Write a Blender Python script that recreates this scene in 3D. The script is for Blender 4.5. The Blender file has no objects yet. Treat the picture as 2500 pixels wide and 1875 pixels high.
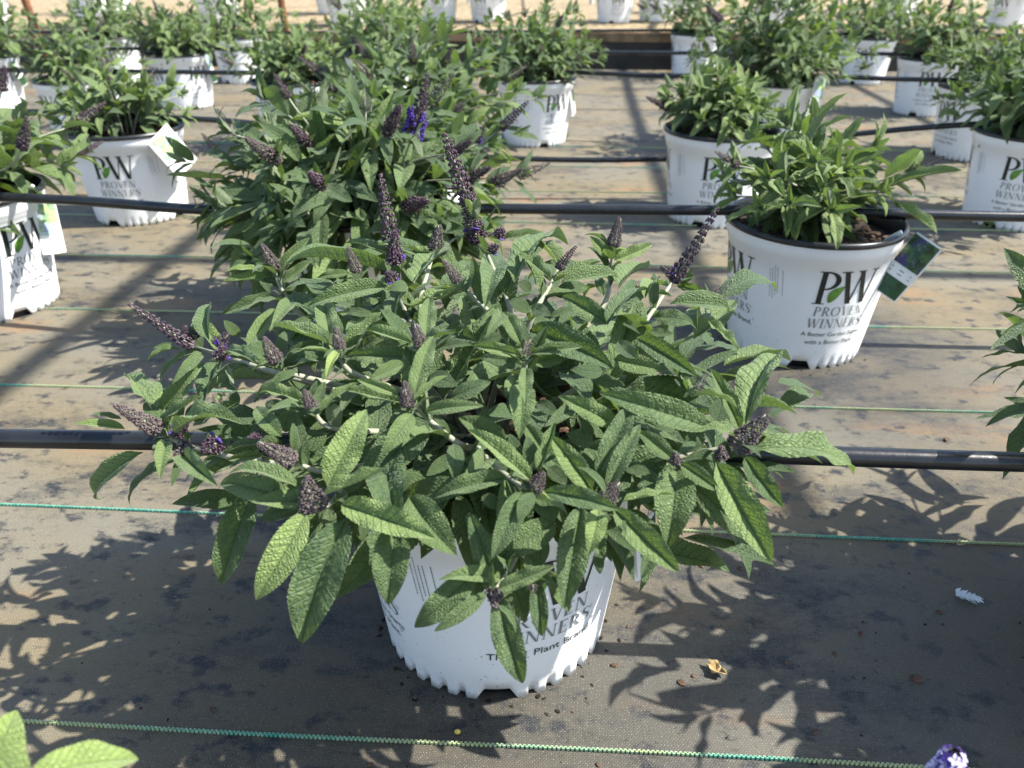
import bpy, bmesh, math, random
from mathutils import Vector, Matrix, noise

random.seed(7)
sc = bpy.context.scene
COL = sc.collection

# ------------------------------------------------------------------ camera, sky, sun, exposure
CAM_H = 0.61
PITCH = math.radians(29.2)
FPX = 1878.0                      # focal length in photo pixels (photo 2500 x 1875)
cam_data = bpy.data.cameras.new("camera")
cam = bpy.data.objects.new("camera", cam_data)
COL.objects.link(cam)
cam.location = (0, 0, CAM_H)
cam.rotation_euler = (math.pi / 2 - PITCH, 0, 0)
cam_data.sensor_width = 36
cam_data.lens = 36 * FPX / 2500
cam_data.clip_start = 0.02
cam_data.clip_end = 500
cam_data.dof.use_dof = True
cam_data.dof.focus_distance = 0.68
cam_data.dof.aperture_fstop = 8.5
sc.camera = cam

LINE_YAW = math.atan(0.0557)      # the mat's woven lines and the pot rows run this much off the picture plane
SUN_EL = math.radians(49)
sun_dir = Vector((math.cos(SUN_EL) * math.cos(LINE_YAW), -math.cos(SUN_EL) * math.sin(LINE_YAW) + 0.012, math.sin(SUN_EL))).normalized()
world = bpy.data.worlds.new("World")
sc.world = world
world.use_nodes = True
wn = world.node_tree
wn.nodes.clear()
sky = wn.nodes.new("ShaderNodeTexSky")
sky.sky_type = 'NISHITA'
sky.sun_disc = False
sky.sun_elevation = SUN_EL
sky.sun_rotation = math.radians(93)
bg = wn.nodes.new("ShaderNodeBackground")
bg.inputs["Strength"].default_value = 0.12
wo = wn.nodes.new("ShaderNodeOutputWorld")
wn.links.new(sky.outputs[0], bg.inputs[0])
wn.links.new(bg.outputs[0], wo.inputs[0])
sun_data = bpy.data.lights.new("sun", 'SUN')
sun_data.energy = 4.7
sun_data.angle = math.radians(0.5)
sun_data.color = (1.0, 0.965, 0.88)
sun = bpy.data.objects.new("sun", sun_data)
COL.objects.link(sun)
sun.location = (4, 0, 6)
sun.rotation_euler = (-sun_dir).to_track_quat('-Z', 'Y').to_euler()
sc.view_settings.view_transform = 'Standard'
sc.view_settings.look = 'None'
sc.view_settings.gamma = 1
sc.view_settings.exposure = 1.38
sc.view_settings.use_curve_mapping = False
sc.cycles.max_bounces = 6
sc.cycles.transparent_max_bounces = 4

# ------------------------------------------------------------------ photo geometry helpers
SP, CP = math.sin(PITCH), math.cos(PITCH)
CAM = Vector((0, 0, CAM_H))


def ray(x, y):
    a, b = (x - 1250.0) / FPX, (937.5 - y) / FPX
    return Vector((a, CP + b * SP, -SP + b * CP))


def ground(x, y, z=0.0):
    r = ray(x, y)
    return CAM + r * ((z - CAM_H) / r.z)


def at_y(x, y, d):
    """the point at ground distance d on the line of sight"""
    r = ray(x, y)
    return CAM + r * (d / r.y)


def metres(px, p):
    return px / FPX * (p.y * CP + (CAM_H - p.z) * SP)


# ------------------------------------------------------------------ object helpers
def tag(o, label=None, cat=None, group=None, kind=None):
    if label: o["label"] = label
    if cat: o["category"] = cat
    if group: o["group"] = group
    if kind: o["kind"] = kind
    return o


def empty(name, loc, rz=0.0, label=None, cat=None, group=None):
    o = bpy.data.objects.new(name, None)
    COL.objects.link(o)
    o.location = loc
    o.rotation_euler = (0, 0, rz)
    o.empty_display_size = 0.05
    return tag(o, label, cat, group)


def put(name, mesh, parent=None, mat=None, matrix=None):
    o = bpy.data.objects.new(name, mesh)
    COL.objects.link(o)
    if mat is not None and not mesh.materials:
        mesh.materials.append(mat)
    if parent: o.parent = parent
    if matrix is not None: o.matrix_basis = matrix
    return o


def mesh_of(name, verts, faces, mats=(), smooth=True, idx=None):
    me = bpy.data.meshes.new(name)
    me.from_pydata([tuple(v) for v in verts], [], faces)
    for m in mats: me.materials.append(m)
    if idx: me.polygons.foreach_set("material_index", idx)
    if smooth: me.polygons.foreach_set("use_smooth", [True] * len(me.polygons))
    me.update()
    return me


def tube(points, radii, n=8, cap=True):
    """verts and faces of a tube along points"""
    vs, fs = [], []
    pts = [Vector(p) for p in points]
    if not hasattr(radii, '__len__'): radii = [radii] * len(pts)
    up = Vector((0.13, 0.21, 1)).normalized()
    for i, p in enumerate(pts):
        t = (pts[min(i + 1, len(pts) - 1)] - pts[max(i - 1, 0)]).normalized()
        s = t.cross(up)
        if s.length < 1e-4: s = t.cross(Vector((1, 0, 0)))
        s.normalize()
        w = s.cross(t)
        for k in range(n):
            a = 2 * math.pi * k / n
            vs.append(p + (s * math.cos(a) + w * math.sin(a)) * radii[i])
    for i in range(len(pts) - 1):
        for k in range(n):
            a, b = i * n + k, i * n + (k + 1) % n
            fs.append((a, b, b + n, a + n))
    if cap:
        fs.append(tuple(range(n - 1, -1, -1)))
        fs.append(tuple(range((len(pts) - 1) * n, len(pts) * n)))
    return vs, fs


def bezier(p0, p1, p2, p3, n):
    out = []
    for i in range(n + 1):
        t = i / n
        out.append(p0 * (1 - t) ** 3 + p1 * 3 * t * (1 - t) ** 2 + p2 * 3 * t * t * (1 - t) + p3 * t ** 3)
    return out


def spline(pts, n=6):
    """Catmull-Rom through pts"""
    out = []
    for i in range(len(pts) - 1):
        a = pts[max(i - 1, 0)]; b = pts[i]; c = pts[i + 1]; d = pts[min(i + 2, len(pts) - 1)]
        for k in range(n):
            t = k / n
            out.append(0.5 * ((2 * b) + (c - a) * t + (2 * a - 5 * b + 4 * c - d) * t * t + (3 * b - a - 3 * c + d) * t ** 3))
    out.append(pts[-1])
    return out


# ------------------------------------------------------------------ materials
class NT:
    def __init__(self, name):
        self.m = bpy.data.materials.new(name)
        self.m.use_nodes = True
        self.t = self.m.node_tree
        self.t.nodes.clear()
        self.out = self.t.nodes.new("ShaderNodeOutputMaterial")

    def n(self, kind, **kw):
        nd = self.t.nodes.new("ShaderNode" + kind)
        for k, v in kw.items():
            if k.startswith("i_"):
                nd.inputs[int(k[2:]) if k[2:].isdigit() else k[2:].replace("_", " ")].default_value = v
            else:
                setattr(nd, k, v)
        return nd

    def l(self, a, b):
        self.t.links.new(a, b)
        return a

    def math(self, op, a, b=None, clamp=False):
        nd = self.n("Math", operation=op)
        nd.use_clamp = clamp
        for i, v in enumerate((a, b)):
            if v is None: continue
            if isinstance(v, (int, float)): nd.inputs[i].default_value = v
            else: self.l(v, nd.inputs[i])
        return nd.outputs[0]

    def ramp(self, val, a, b, c0=0.0, c1=1.0):
        nd = self.n("MapRange", interpolation_type='SMOOTHSTEP')
        self.l(val, nd.inputs[0])
        nd.inputs[1].default_value, nd.inputs[2].default_value = a, b
        nd.inputs[3].default_value, nd.inputs[4].default_value = c0, c1
        return nd.outputs[0]

    def mix(self, fac, a, b, mode='MIX'):
        nd = self.n("Mix", data_type='RGBA', blend_type=mode)
        for i, v in ((0, fac), (6, a), (7, b)):
            if isinstance(v, (int, float)): nd.inputs[i].default_value = v
            elif isinstance(v, tuple): nd.inputs[i].default_value = (*v, 1)
            else: self.l(v, nd.inputs[i])
        return nd.outputs[2]

    def noise(self, vec, scale, detail=4.0, rough=0.55, dims='3D'):
        nd = self.n("TexNoise", noise_dimensions=dims)
        if vec is not None: self.l(vec, nd.inputs["Vector"])
        nd.inputs["Scale"].default_value = scale
        nd.inputs["Detail"].default_value = detail
        nd.inputs["Roughness"].default_value = rough
        return nd.outputs[0]

    def mapping(self, vec, scale=(1, 1, 1), rot=(0, 0, 0), loc=(0, 0, 0)):
        nd = self.n("Mapping")
        self.l(vec, nd.inputs[0])
        nd.inputs["Location"].default_value = loc
        nd.inputs["Rotation"].default_value = rot
        nd.inputs["Scale"].default_value = scale
        return nd.outputs[0]

    def bump(self, h, strength, dist):
        nd = self.n("Bump")
        nd.inputs["Strength"].default_value = strength
        nd.inputs["Distance"].default_value = dist
        self.l(h, nd.inputs["Height"])
        return nd.outputs[0]

    def bsdf(self, col, rough=0.6, spec=0.4, normal=None, metallic=0.0):
        b = self.n("BsdfPrincipled")
        if isinstance(col, tuple): b.inputs["Base Color"].default_value = (*col, 1)
        else: self.l(col, b.inputs["Base Color"])
        if isinstance(rough, (int, float)): b.inputs["Roughness"].default_value = rough
        else: self.l(rough, b.inputs["Roughness"])
        b.inputs["Specular IOR Level"].default_value = spec
        b.inputs["Metallic"].default_value = metallic
        if normal is not None: self.l(normal, b.inputs["Normal"])
        return b

    def done(self, sh):
        self.l(sh.outputs[0] if hasattr(sh, "outputs") else sh, self.out.inputs[0])
        return self.m


def simple(name, col, rough=0.6, spec=0.4, var=0.25, scale=40.0, bump=0.0, bscale=120.0):
    t = NT(name)
    tc = t.n("TexCoord").outputs["Object"]
    nz = t.noise(tc, scale)
    c = t.mix(t.ramp(nz, 0.3, 0.7), tuple(x * (1 - var) for x in col), tuple(min(1, x * (1 + var)) for x in col))
    nor = t.bump(t.noise(tc, bscale, 5), bump, 0.002) if bump else None
    return t.done(t.bsdf(c, rough, spec, nor))


def leaf_material():
    t = NT("leaf_green")
    uv = t.n("UVMap").outputs[0]
    sep = t.n("SeparateXYZ"); t.l(uv, sep.inputs[0])
    u = t.math('SUBTRACT', t.math('MULTIPLY', sep.outputs[0], 2.0), 1.0)
    au = t.math('ABSOLUTE', u)
    v = sep.outputs[1]
    oi = t.n("ObjectInfo")
    # side veins sweep forward from the midrib
    ph = t.math('MULTIPLY', t.math('SUBTRACT', v, t.math('MULTIPLY', t.math('POWER', au, 0.8), 0.13)), 12.0)
    fr = t.math('FRACT', ph)
    dv = t.math('MULTIPLY', t.math('ABSOLUTE', t.math('SUBTRACT', fr, 0.5)), 2.0)
    vein = t.ramp(dv, 0.74, 0.98)
    mid = t.ramp(au, 0.03, 0.10, 1.0, 0.0)
    mp = t.mapping(uv, scale=(9.0, 24.0, 1.0))
    vo = t.n("TexVoronoi", voronoi_dimensions='3D', feature='DISTANCE_TO_EDGE')
    comb = t.n("CombineXYZ"); sp2 = t.n("SeparateXYZ"); t.l(mp, sp2.inputs[0])
    t.l(sp2.outputs[0], comb.inputs[0]); t.l(sp2.outputs[1], comb.inputs[1])
    t.l(t.math('MULTIPLY', oi.outputs["Random"], 50.0), comb.inputs[2])
    t.l(comb.outputs[0], vo.inputs["Vector"]); vo.inputs["Scale"].default_value = 1.0
    net = t.ramp(vo.outputs["Distance"], 0.0, 0.10, 1.0, 0.0)
    pill = t.ramp(vo.outputs["Distance"], 0.0, 0.45)
    lines = t.math('MAXIMUM', t.math('MAXIMUM', vein, mid), t.math('MULTIPLY', net, 0.30))
    h = t.math('SUBTRACT', t.math('MULTIPLY', pill, 0.8), t.math('MULTIPLY', lines, 1.0))
    tc = t.n("TexCoord").outputs["Object"]
    fuzz = t.noise(tc, 60, 3)
    h = t.math('ADD', h, t.math('MULTIPLY', fuzz, 0.12))
    nor = t.bump(h, 0.55, 0.0016)
    # leaf tone: object colour carries age (red) and shade of green (green)
    osep = t.n("SeparateColor"); t.l(oi.outputs["Color"], osep.inputs[0])
    age = osep.outputs[0]
    deep, lite, young = (0.036, 0.070, 0.025), (0.172, 0.240, 0.072), (0.290, 0.372, 0.104)
    ton = t.math('ADD', t.math('MULTIPLY', age, 1.7), t.math('MULTIPLY', t.math('SUBTRACT', oi.outputs["Random"], 0.35), 0.55), True)
    base = t.mix(ton, deep, lite)
    base = t.mix(t.ramp(age, 0.35, 1.0), base, young)
    big = t.noise(tc, 6.0, 2)
    base = t.mix(t.math('MULTIPLY', t.ramp(big, 0.35, 0.7), 0.35), base, (0.160, 0.215, 0.075))
    base = t.mix(t.math('MULTIPLY', lines, 0.60), base, (0.042, 0.078, 0.030))
    edge = t.ramp(au, 0.94, 1.0)
    base = t.mix(t.math('MULTIPLY', edge, 0.45), base, (0.18, 0.23, 0.11))
    under = t.mix(t.math('MULTIPLY', lines, 0.5), (0.17, 0.215, 0.125), (0.235, 0.265, 0.17))
    geo = t.n("NewGeometry")
    col = t.mix(geo.outputs["Backfacing"], base, under)
    b = t.bsdf(col, 0.56, 0.36, nor)
    b.inputs["Sheen Weight"].default_value = 0.2
    b.inputs["Sheen Roughness"].default_value = 0.5
    b.inputs["Sheen Tint"].default_value = (0.8, 0.9, 0.75, 1)
    tr = t.n("BsdfTranslucent")
    t.l(t.mix(t.math('MULTIPLY', lines, 0.6), (0.24, 0.37, 0.05), (0.10, 0.18, 0.02)), tr.inputs["Color"])
    t.l(nor, tr.inputs["Normal"])
    mx = t.n("MixShader"); mx.inputs[0].default_value = 0.22
    t.l(b.outputs[0], mx.inputs[1]); t.l(tr.outputs[0], mx.inputs[2])
    return t.done(mx)


def ground_material():
    t = NT("dusty_woven_weed_mat")
    tc = t.n("TexCoord").outputs["Object"]
    p = t.mapping(tc, rot=(0, 0, LINE_YAW))
    sep = t.n("SeparateXYZ"); t.l(p, sep.inputs[0])
    wob = t.math('MULTIPLY', t.math('SUBTRACT', t.noise(p, 9, 2), 0.5), 0.006)
    sx = t.math('SINE', t.math('MULTIPLY', t.math('ADD', sep.outputs[0], wob), 2 * math.pi / 0.0030))
    sy = t.math('SINE', t.math('MULTIPLY', t.math('ADD', sep.outputs[1], wob), 2 * math.pi / 0.0034))
    weave = t.math('MULTIPLY', sx, sy)
    gap = t.ramp(t.math('ADD', t.math('ABSOLUTE', sx), t.math('ABSOLUTE', sy)), 0.25, 1.2)
    rnd = t.noise(t.mapping(p, scale=(420, 60, 1)), 1.0, 2)
    # dust lies in drifts along the weft, washed off in spots
    drift = t.noise(t.mapping(p, scale=(1.7, 3.4, 1)), 1.7, 8, 0.66)
    streak = t.noise(t.mapping(p, scale=(7.0, 26, 1)), 1.0, 5, 0.65)
    spots = t.noise(t.mapping(p, scale=(26, 34, 1)), 1.0, 5, 0.62)
    sp2 = t.noise(t.mapping(p, scale=(85, 120, 1), loc=(3, 7, 0)), 1.0, 2, 0.5)
    sm = t.ramp(spots, 0.52, 0.66)
    sm = t.math('MULTIPLY', sm, t.ramp(drift, 0.30, 0.55, 0.35, 1.0))
    sm = t.math('MAXIMUM', sm, t.math('MULTIPLY', t.ramp(sp2, 0.64, 0.74), 0.7))
    dust = t.math('ADD', t.math('MULTIPLY', t.ramp(drift, 0.26, 0.60), 0.72), t.math('MULTIPLY', t.ramp(streak, 0.3, 0.7), 0.26))
    # rinsed, cleaner cloth where pots are watered
    dust = t.math('SUBTRACT', dust, t.math('MULTIPLY', sm, 0.62))
    dust = t.math('ADD', dust, t.math('MULTIPLY', t.math('SUBTRACT', t.noise(p, 260, 2), 0.5), 0.25))
    mott = t.noise(t.mapping(p, scale=(75, 130, 1), loc=(1, 4, 0)), 1.0, 4, 0.65)
    dust = t.math('ADD', dust, t.math('MULTIPLY', t.math('SUBTRACT', mott, 0.52), 0.75))
    thread = t.noise(t.mapping(p, scale=(60, 520, 1)), 1.0, 3, 0.6)
    dust = t.math('ADD', dust, t.math('MULTIPLY', t.math('SUBTRACT', thread, 0.5), 0.45))
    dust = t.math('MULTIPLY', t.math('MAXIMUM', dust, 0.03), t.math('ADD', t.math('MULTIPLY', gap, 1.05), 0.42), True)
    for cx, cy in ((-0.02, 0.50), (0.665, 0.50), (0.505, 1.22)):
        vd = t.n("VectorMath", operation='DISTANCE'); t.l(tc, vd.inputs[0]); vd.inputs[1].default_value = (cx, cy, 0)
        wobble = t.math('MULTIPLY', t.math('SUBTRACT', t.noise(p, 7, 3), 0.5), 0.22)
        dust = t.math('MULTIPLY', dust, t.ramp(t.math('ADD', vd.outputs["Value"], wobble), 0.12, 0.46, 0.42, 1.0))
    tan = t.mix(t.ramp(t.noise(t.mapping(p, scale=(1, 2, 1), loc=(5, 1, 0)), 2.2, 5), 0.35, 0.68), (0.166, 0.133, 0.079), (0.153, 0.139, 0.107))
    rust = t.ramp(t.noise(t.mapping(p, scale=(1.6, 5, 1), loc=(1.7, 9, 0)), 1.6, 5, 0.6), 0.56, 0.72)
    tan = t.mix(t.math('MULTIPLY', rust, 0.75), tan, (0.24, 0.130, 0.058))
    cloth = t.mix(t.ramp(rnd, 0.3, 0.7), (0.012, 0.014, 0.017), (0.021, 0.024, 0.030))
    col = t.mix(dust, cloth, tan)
    glint = t.ramp(t.math('MULTIPLY', t.noise(p, 420, 1), t.ramp(weave, 0.2, 0.9)), 0.52, 0.62)
    col = t.mix(t.math('MULTIPLY', glint, 0.4), col, (0.5, 0.48, 0.44))
    hh = t.math('ADD', t.math('MULTIPLY', weave, 0.35), t.math('MULTIPLY', gap, 0.6))
    n1 = t.n("Bump"); n1.inputs["Strength"].default_value = 0.35; n1.inputs["Distance"].default_value = 0.02
    t.l(t.noise(t.mapping(p, scale=(2, 6, 1)), 1.4, 3), n1.inputs["Height"])
    n2 = t.n("Bump"); n2.inputs["Strength"].default_value = 0.55; n2.inputs["Distance"].default_value = 0.0006
    t.l(hh, n2.inputs["Height"]); t.l(n1.outputs[0], n2.inputs["Normal"])
    rough = t.math('ADD', t.math('MULTIPLY', dust, 0.35), 0.5, True)
    return t.done(t.bsdf(col, rough, 0.35, n2.outputs[0]))


def pot_material():
    t = NT("white_pot_plastic")
    tc = t.n("TexCoord").outputs["Object"]
    sep = t.n("SeparateXYZ"); t.l(tc, sep.inputs[0])
    speck = t.ramp(t.noise(tc, 230, 2, 0.5), 0.69, 0.74)
    low = t.ramp(sep.outputs[2], 0.01, 0.14, 1.0, 0.12)
    speck = t.math('MULTIPLY', speck, low)
    grime = t.math('MULTIPLY', t.ramp(t.noise(tc, 14, 5), 0.45, 0.8), t.ramp(sep.outputs[2], 0.0, 0.07, 0.30, 0.03))
    col = t.mix(grime, (0.85, 0.86, 0.87), (0.45, 0.40, 0.33))
    col = t.mix(t.math('MULTIPLY', speck, 0.8), col, (0.10, 0.09, 0.08))
    return t.done(t.bsdf(col, 0.34, 0.5, t.bump(t.noise(tc, 35, 2), 0.08, 0.002)))


def picture_material(name, hues, scale=90):
    """a printed flower photograph: soft spots of colour"""
    t = NT(name)
    tc = t.n("TexCoord").outputs["Object"]
    vo = t.n("TexVoronoi"); t.l(tc, vo.inputs["Vector"]); vo.inputs["Scale"].default_value = scale * 1.6
    n1 = t.noise(tc, scale, 4)
    n2 = t.noise(t.mapping(tc, loc=(3, 1, 2)), scale * 0.4, 3)
    c = t.mix(t.ramp(n1, 0.4, 0.6), hues[0], hues[1])
    c = t.mix(t.ramp(n2, 0.47, 0.56), c, hues[2])
    c = t.mix(t.ramp(vo.outputs["Distance"], 0.0, 0.35, 0.6, 0.0), c, hues[3])
    return t.done(t.bsdf(c, 0.35, 0.5))


def stitch_material():
    t = NT("marker_yarn")
    tc = t.n("TexCoord").outputs["Object"]
    sep = t.n("SeparateXYZ"); t.l(tc, sep.inputs[0])
    nz = t.noise(t.mapping(tc, scale=(5, 2, 0)), 1.0, 3, 0.5)
    fine = t.noise(t.mapping(tc, scale=(300, 300, 0)), 1.0, 1)
    c = t.mix(t.ramp(nz, 0.46, 0.62), (0.40, 0.46, 0.22), (0.06, 0.36, 0.27))
    c = t.mix(t.math('MULTIPLY', t.ramp(fine, 0.4, 0.7), 0.4), c, (0.55, 0.62, 0.48))
    return t.done(t.bsdf(c, 0.5, 0.4))


M_LEAF = leaf_material()
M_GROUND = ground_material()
M_POT = pot_material()
M_BLACK = simple("black_plastic", (0.016, 0.017, 0.019), 0.32, 0.5, 0.2)
M_PIPE = simple("black_polyethylene_pipe", (0.013, 0.014, 0.016), 0.26, 0.5, 0.35, 25, 0.15, 90)
M_INK = simple("dark_green_ink", (0.018, 0.024, 0.020), 0.4, 0.4, 0.1)
M_INK2 = simple("grey_ink", (0.19, 0.20, 0.21), 0.4, 0.4, 0.1)
M_EMBLEM = simple("leaf_green_ink", (0.115, 0.25, 0.04), 0.4, 0.4, 0.35, 60)
M_SOIL = simple("potting_bark", (0.030, 0.021, 0.015), 0.9, 0.2, 0.6, 60, 0.8, 140)
M_CHIP = simple("bark_chip", (0.115, 0.068, 0.044), 0.85, 0.2, 0.5, 90, 0.4, 200)
M_STEM = simple("felted_stem", (0.27, 0.275, 0.205), 0.75, 0.25, 0.2, 60)
M_BUD = simple("grey_mauve_bud", (0.108, 0.084, 0.082), 0.8, 0.25, 0.35, 150)
M_BUD2 = simple("dark_purple_bud", (0.055, 0.030, 0.048), 0.6, 0.3, 0.4, 150)
M_BUD3 = simple("pale_grey_bud", (0.140, 0.118, 0.112), 0.8, 0.25, 0.3, 150)
M_FLOWER = simple("violet_petal", (0.075, 0.038, 0.24), 0.55, 0.3, 0.4, 200)
M_LILAC = simple("pale_lilac_petal", (0.62, 0.56, 0.80), 0.55, 0.3, 0.2, 200)
M_CARD = simple("white_card", (0.80, 0.80, 0.77), 0.35, 0.5, 0.04)
M_CARDGREEN = simple("green_print", (0.022, 0.07, 0.025), 0.35, 0.5, 0.3, 120)
M_TEAL = simple("mint_print", (0.35, 0.62, 0.52), 0.35, 0.5, 0.1)
M_PIC_VIOLET = picture_material("violet_flower_print", ((0.02, 0.05, 0.02), (0.05, 0.12, 0.03), (0.035, 0.026, 0.11), (0.28, 0.26, 0.36)))
M_PIC_BLUE = picture_material("blue_flower_print", ((0.22, 0.34, 0.20), (0.42, 0.56, 0.22), (0.33, 0.38, 0.52), (0.22, 0.28, 0.30)), 70)
M_WOOD = simple("weathered_board", (0.23, 0.155, 0.09), 0.8, 0.2, 0.4, 12, 0.4, 60)
M_RUST = simple("rusty_stake", (0.20, 0.085, 0.04), 0.8, 0.25, 0.4, 30, 0.4, 80)
M_CHIPS = simple("pale_wood_chips", (0.28, 0.215, 0.13), 0.9, 0.2, 0.45, 30, 0.8, 60)
M_STEEL = simple("galvanised_pipe", (0.5, 0.5, 0.5), 0.45, 0.5, 0.1)
M_STITCH = stitch_material()
M_FEATHER = simple("white_down", (0.78, 0.80, 0.82), 0.9, 0.2, 0.05)
M_STRAW = simple("dry_leaf", (0.40, 0.29, 0.14), 0.85, 0.2, 0.4, 90, 0.4, 150)
M_PELLET = simple("yellow_fertiliser_bead", (0.62, 0.48, 0.08), 0.4, 0.5, 0.1)

# ------------------------------------------------------------------ the ground
def build_ground():
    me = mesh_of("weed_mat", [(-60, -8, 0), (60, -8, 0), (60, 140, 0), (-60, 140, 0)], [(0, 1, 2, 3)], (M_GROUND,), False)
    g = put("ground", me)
    tag(g, kind="structure")
    return g


GROUND = build_ground()
LDIR = Vector((math.cos(LINE_YAW), -math.sin(LINE_YAW), 0))
LNOR = Vector((math.sin(LINE_YAW), math.cos(LINE_YAW), 0))


def stitch_line(d, x0, x1, period, amp, th, z=0.0035):
    """marker yarn woven into the mat: a square-wave ribbon with a little height"""
    vs, fs = [], []
    rnd = random.Random(int(d * 1000))
    o = Vector((0, d, 0))

    def box(ua, ub, va, vb):
        k = len(vs)
        for zz in (0.0006, z):
            for (u, v) in ((ua, va), (ub, va), (ub, vb), (ua, vb)):
                vs.append(o + LDIR * u + LNOR * v + Vector((0, 0, zz)))
        fs.extend([(k + 4, k + 5, k + 6, k + 7), (k, k + 1, k + 5, k + 4), (k + 1, k + 2, k + 6, k + 5), (k + 2, k + 3, k + 7, k + 6), (k + 3, k, k + 4, k + 7)])
    u, side = x0, 1
    while u < x1:
        j = rnd.uniform(-0.1, 0.1) * amp
        wob = 0.0022 * math.sin(u * 2.1 + d * 5) + 0.0012 * math.sin(u * 7.3)
        c = side * amp + j + wob
        box(u, u + period * 0.5, c - th, c + th)
        if period < 0.02:
            box(u + period * 0.5 - th * 0.6, u + period * 0.5 + th * 0.6, wob - amp - th * 0.4, wob + amp + th * 0.4)
        side = -side
        u += period * 0.5
    me = mesh_of("marker_line", vs, fs, (M_STITCH,), False)
    o2 = put("marker_line", me, GROUND)
    return o2


for i in range(9):
    d = 0.4335 + 0.3035 * i
    if i == 0: stitch_line(d, -0.75, 0.8, 0.0040, 0.00075, 0.00055)
    elif i == 1: stitch_line(d, -1.2, 1.2, 0.0046, 0.0005, 0.00055)
    elif i == 2: stitch_line(d, -1.6, 1.6, 0.006, 0.0004, 0.0005)
    else: stitch_line(d, -3.0, 3.2, 0.03, 0.0003, 0.0005)

# ------------------------------------------------------------------ pot, lettering, soil
R0, R1, PH = 0.113, 0.139, 0.229


def pot_r(z):
    return R0 + (R1 - R0) * z / PH


def build_pot_mesh():
    nA = 432
    prof = [0.004, 0.010, 0.016, 0.022, 0.03, 0.06, 0.10, 0.15, 0.188, 0.1895, 0.197, 0.1985, 0.212, 0.2185]
    vs, fs = [], []
    for j, z in enumerate(prof):
        for k in range(nA):
            a = 2 * math.pi * k / nA
            r = pot_r(z)
            zz = z
            if z > 0.189: r += 0.0018
            if z > 0.198: r += 0.0016
            q = ((math.degrees(a) + 31.0) / 90.0) % 1.0            # four large cut-outs
            big = 0.0
            if q < 0.225: big = min(1.0, min(q, 0.225 - q) / 0.045)
            s = 0.0
            if 0.25 < q < 0.975:
                w = ((q - 0.25) / 0.725 * 7) % 1.0                # small scallops between them
                s = max(0.0, min(1.0, (0.27 - abs(w - 0.5)) / 0.15))
                s = s * s * (3 - 2 * s)
            if j == 0: zz = z - 0.004 + 0.0150 * big + 0.0026 * s
            elif j == 1: zz = z + 0.0120 * big + 0.0010 * s
            elif j == 2: zz = z + 0.0070 * big
            elif j == 3: zz = z + 0.0025 * big
            if j <= 2: r -= s * (0.0042, 0.0036, 0.0016)[j]
            vs.append((r * math.cos(a), r * math.sin(a), zz))
    nb = len(prof)
    # underside turned inwards, so that the foot has thickness
    for k in range(nA):
        v = Vector(vs[k])
        f = 1 - 0.004 / v.xy.length
        vs.append((v.x * f, v.y * f, v.z + 0.0005))
    for k in range(nA):
        v = Vector(vs[k])
        f = 1 - 0.0045 / v.xy.length
        vs.append((v.x * f, v.y * f, v.z + 0.03))
    for j in range(nb - 1):
        for k in range(nA):
            a, b = j * nA + k, j * nA + (k + 1) % nA
            fs.append((a, b, b + nA, a + nA))
    for k in range(nA):
        k2 = (k + 1) % nA
        fs.append((k2, k, nb * nA + k, nb * nA + k2))
        fs.append((nb * nA + k2, nb * nA + k, (nb + 1) * nA + k, (nb + 1) * nA + k2))
    return mesh_of("pot", vs, fs, (M_POT,))


def lathe(name, prof, mat, n=96):
    vs, fs = [], []
    for r, z in prof:
        for k in range(n):
            a = 2 * math.pi * k / n
            vs.append((r * math.cos(a), r * math.sin(a), z))
    for j in range(len(prof) - 1):
        for k in range(n):
            a, b = j * n + k, j * n + (k + 1) % n
            fs.append((a, b, b + n, a + n))
    return mesh_of(name, vs, fs, (mat,))


POT_MESH = build_pot_mesh()
RIM_MESH = lathe("rim", [(R1 + 0.0032, 0.2185), (R1 + 0.0058, 0.2200), (R1 + 0.0066, 0.2235), (R1 + 0.0056, 0.2275), (R1 + 0.0025, 0.229),
                         (R1 - 0.0005, 0.2285), (R1 - 0.0018, 0.226), (R1 - 0.004, 0.21), (R1 - 0.0055, 0.19)], M_BLACK)
DARK_LINER_MESH = lathe("dark_liner", [(0.0, 0.016), (0.09, 0.016), (0.1035, 0.014), (0.1045, 0.0008), (0.1052, 0.0008), (0.1062, 0.02), (0.1090, 0.034)], M_BLACK, 48)  # black pot inside, carried to the ground so the cut-outs look shaded


def build_soil_mesh():
    vs, fs, n, m = [(0, 0, 0.203)], [], 40, 9
    for j in range(1, m + 1):
        for k in range(n):
            a = 2 * math.pi * k / n
            r = (R1 - 0.0048) * j / m
            x, y = r * math.cos(a), r * math.sin(a)
            z = 0.200 + 0.010 * noise.noise(Vector((x * 30, y * 30, 2))) + 0.004 * noise.noise(Vector((x * 110, y * 110, 5)))
            vs.append((x, y, z if j < m else 0.197))
    for k in range(n): fs.append((0, 1 + k, 1 + (k + 1) % n))
    for j in range(m - 1):
        for k in range(n):
            a, b = 1 + j * n + k, 1 + j * n + (k + 1) % n
            fs.append((a, a + n, b + n, b))
    return mesh_of("soil", vs, fs, (M_SOIL,))


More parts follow.
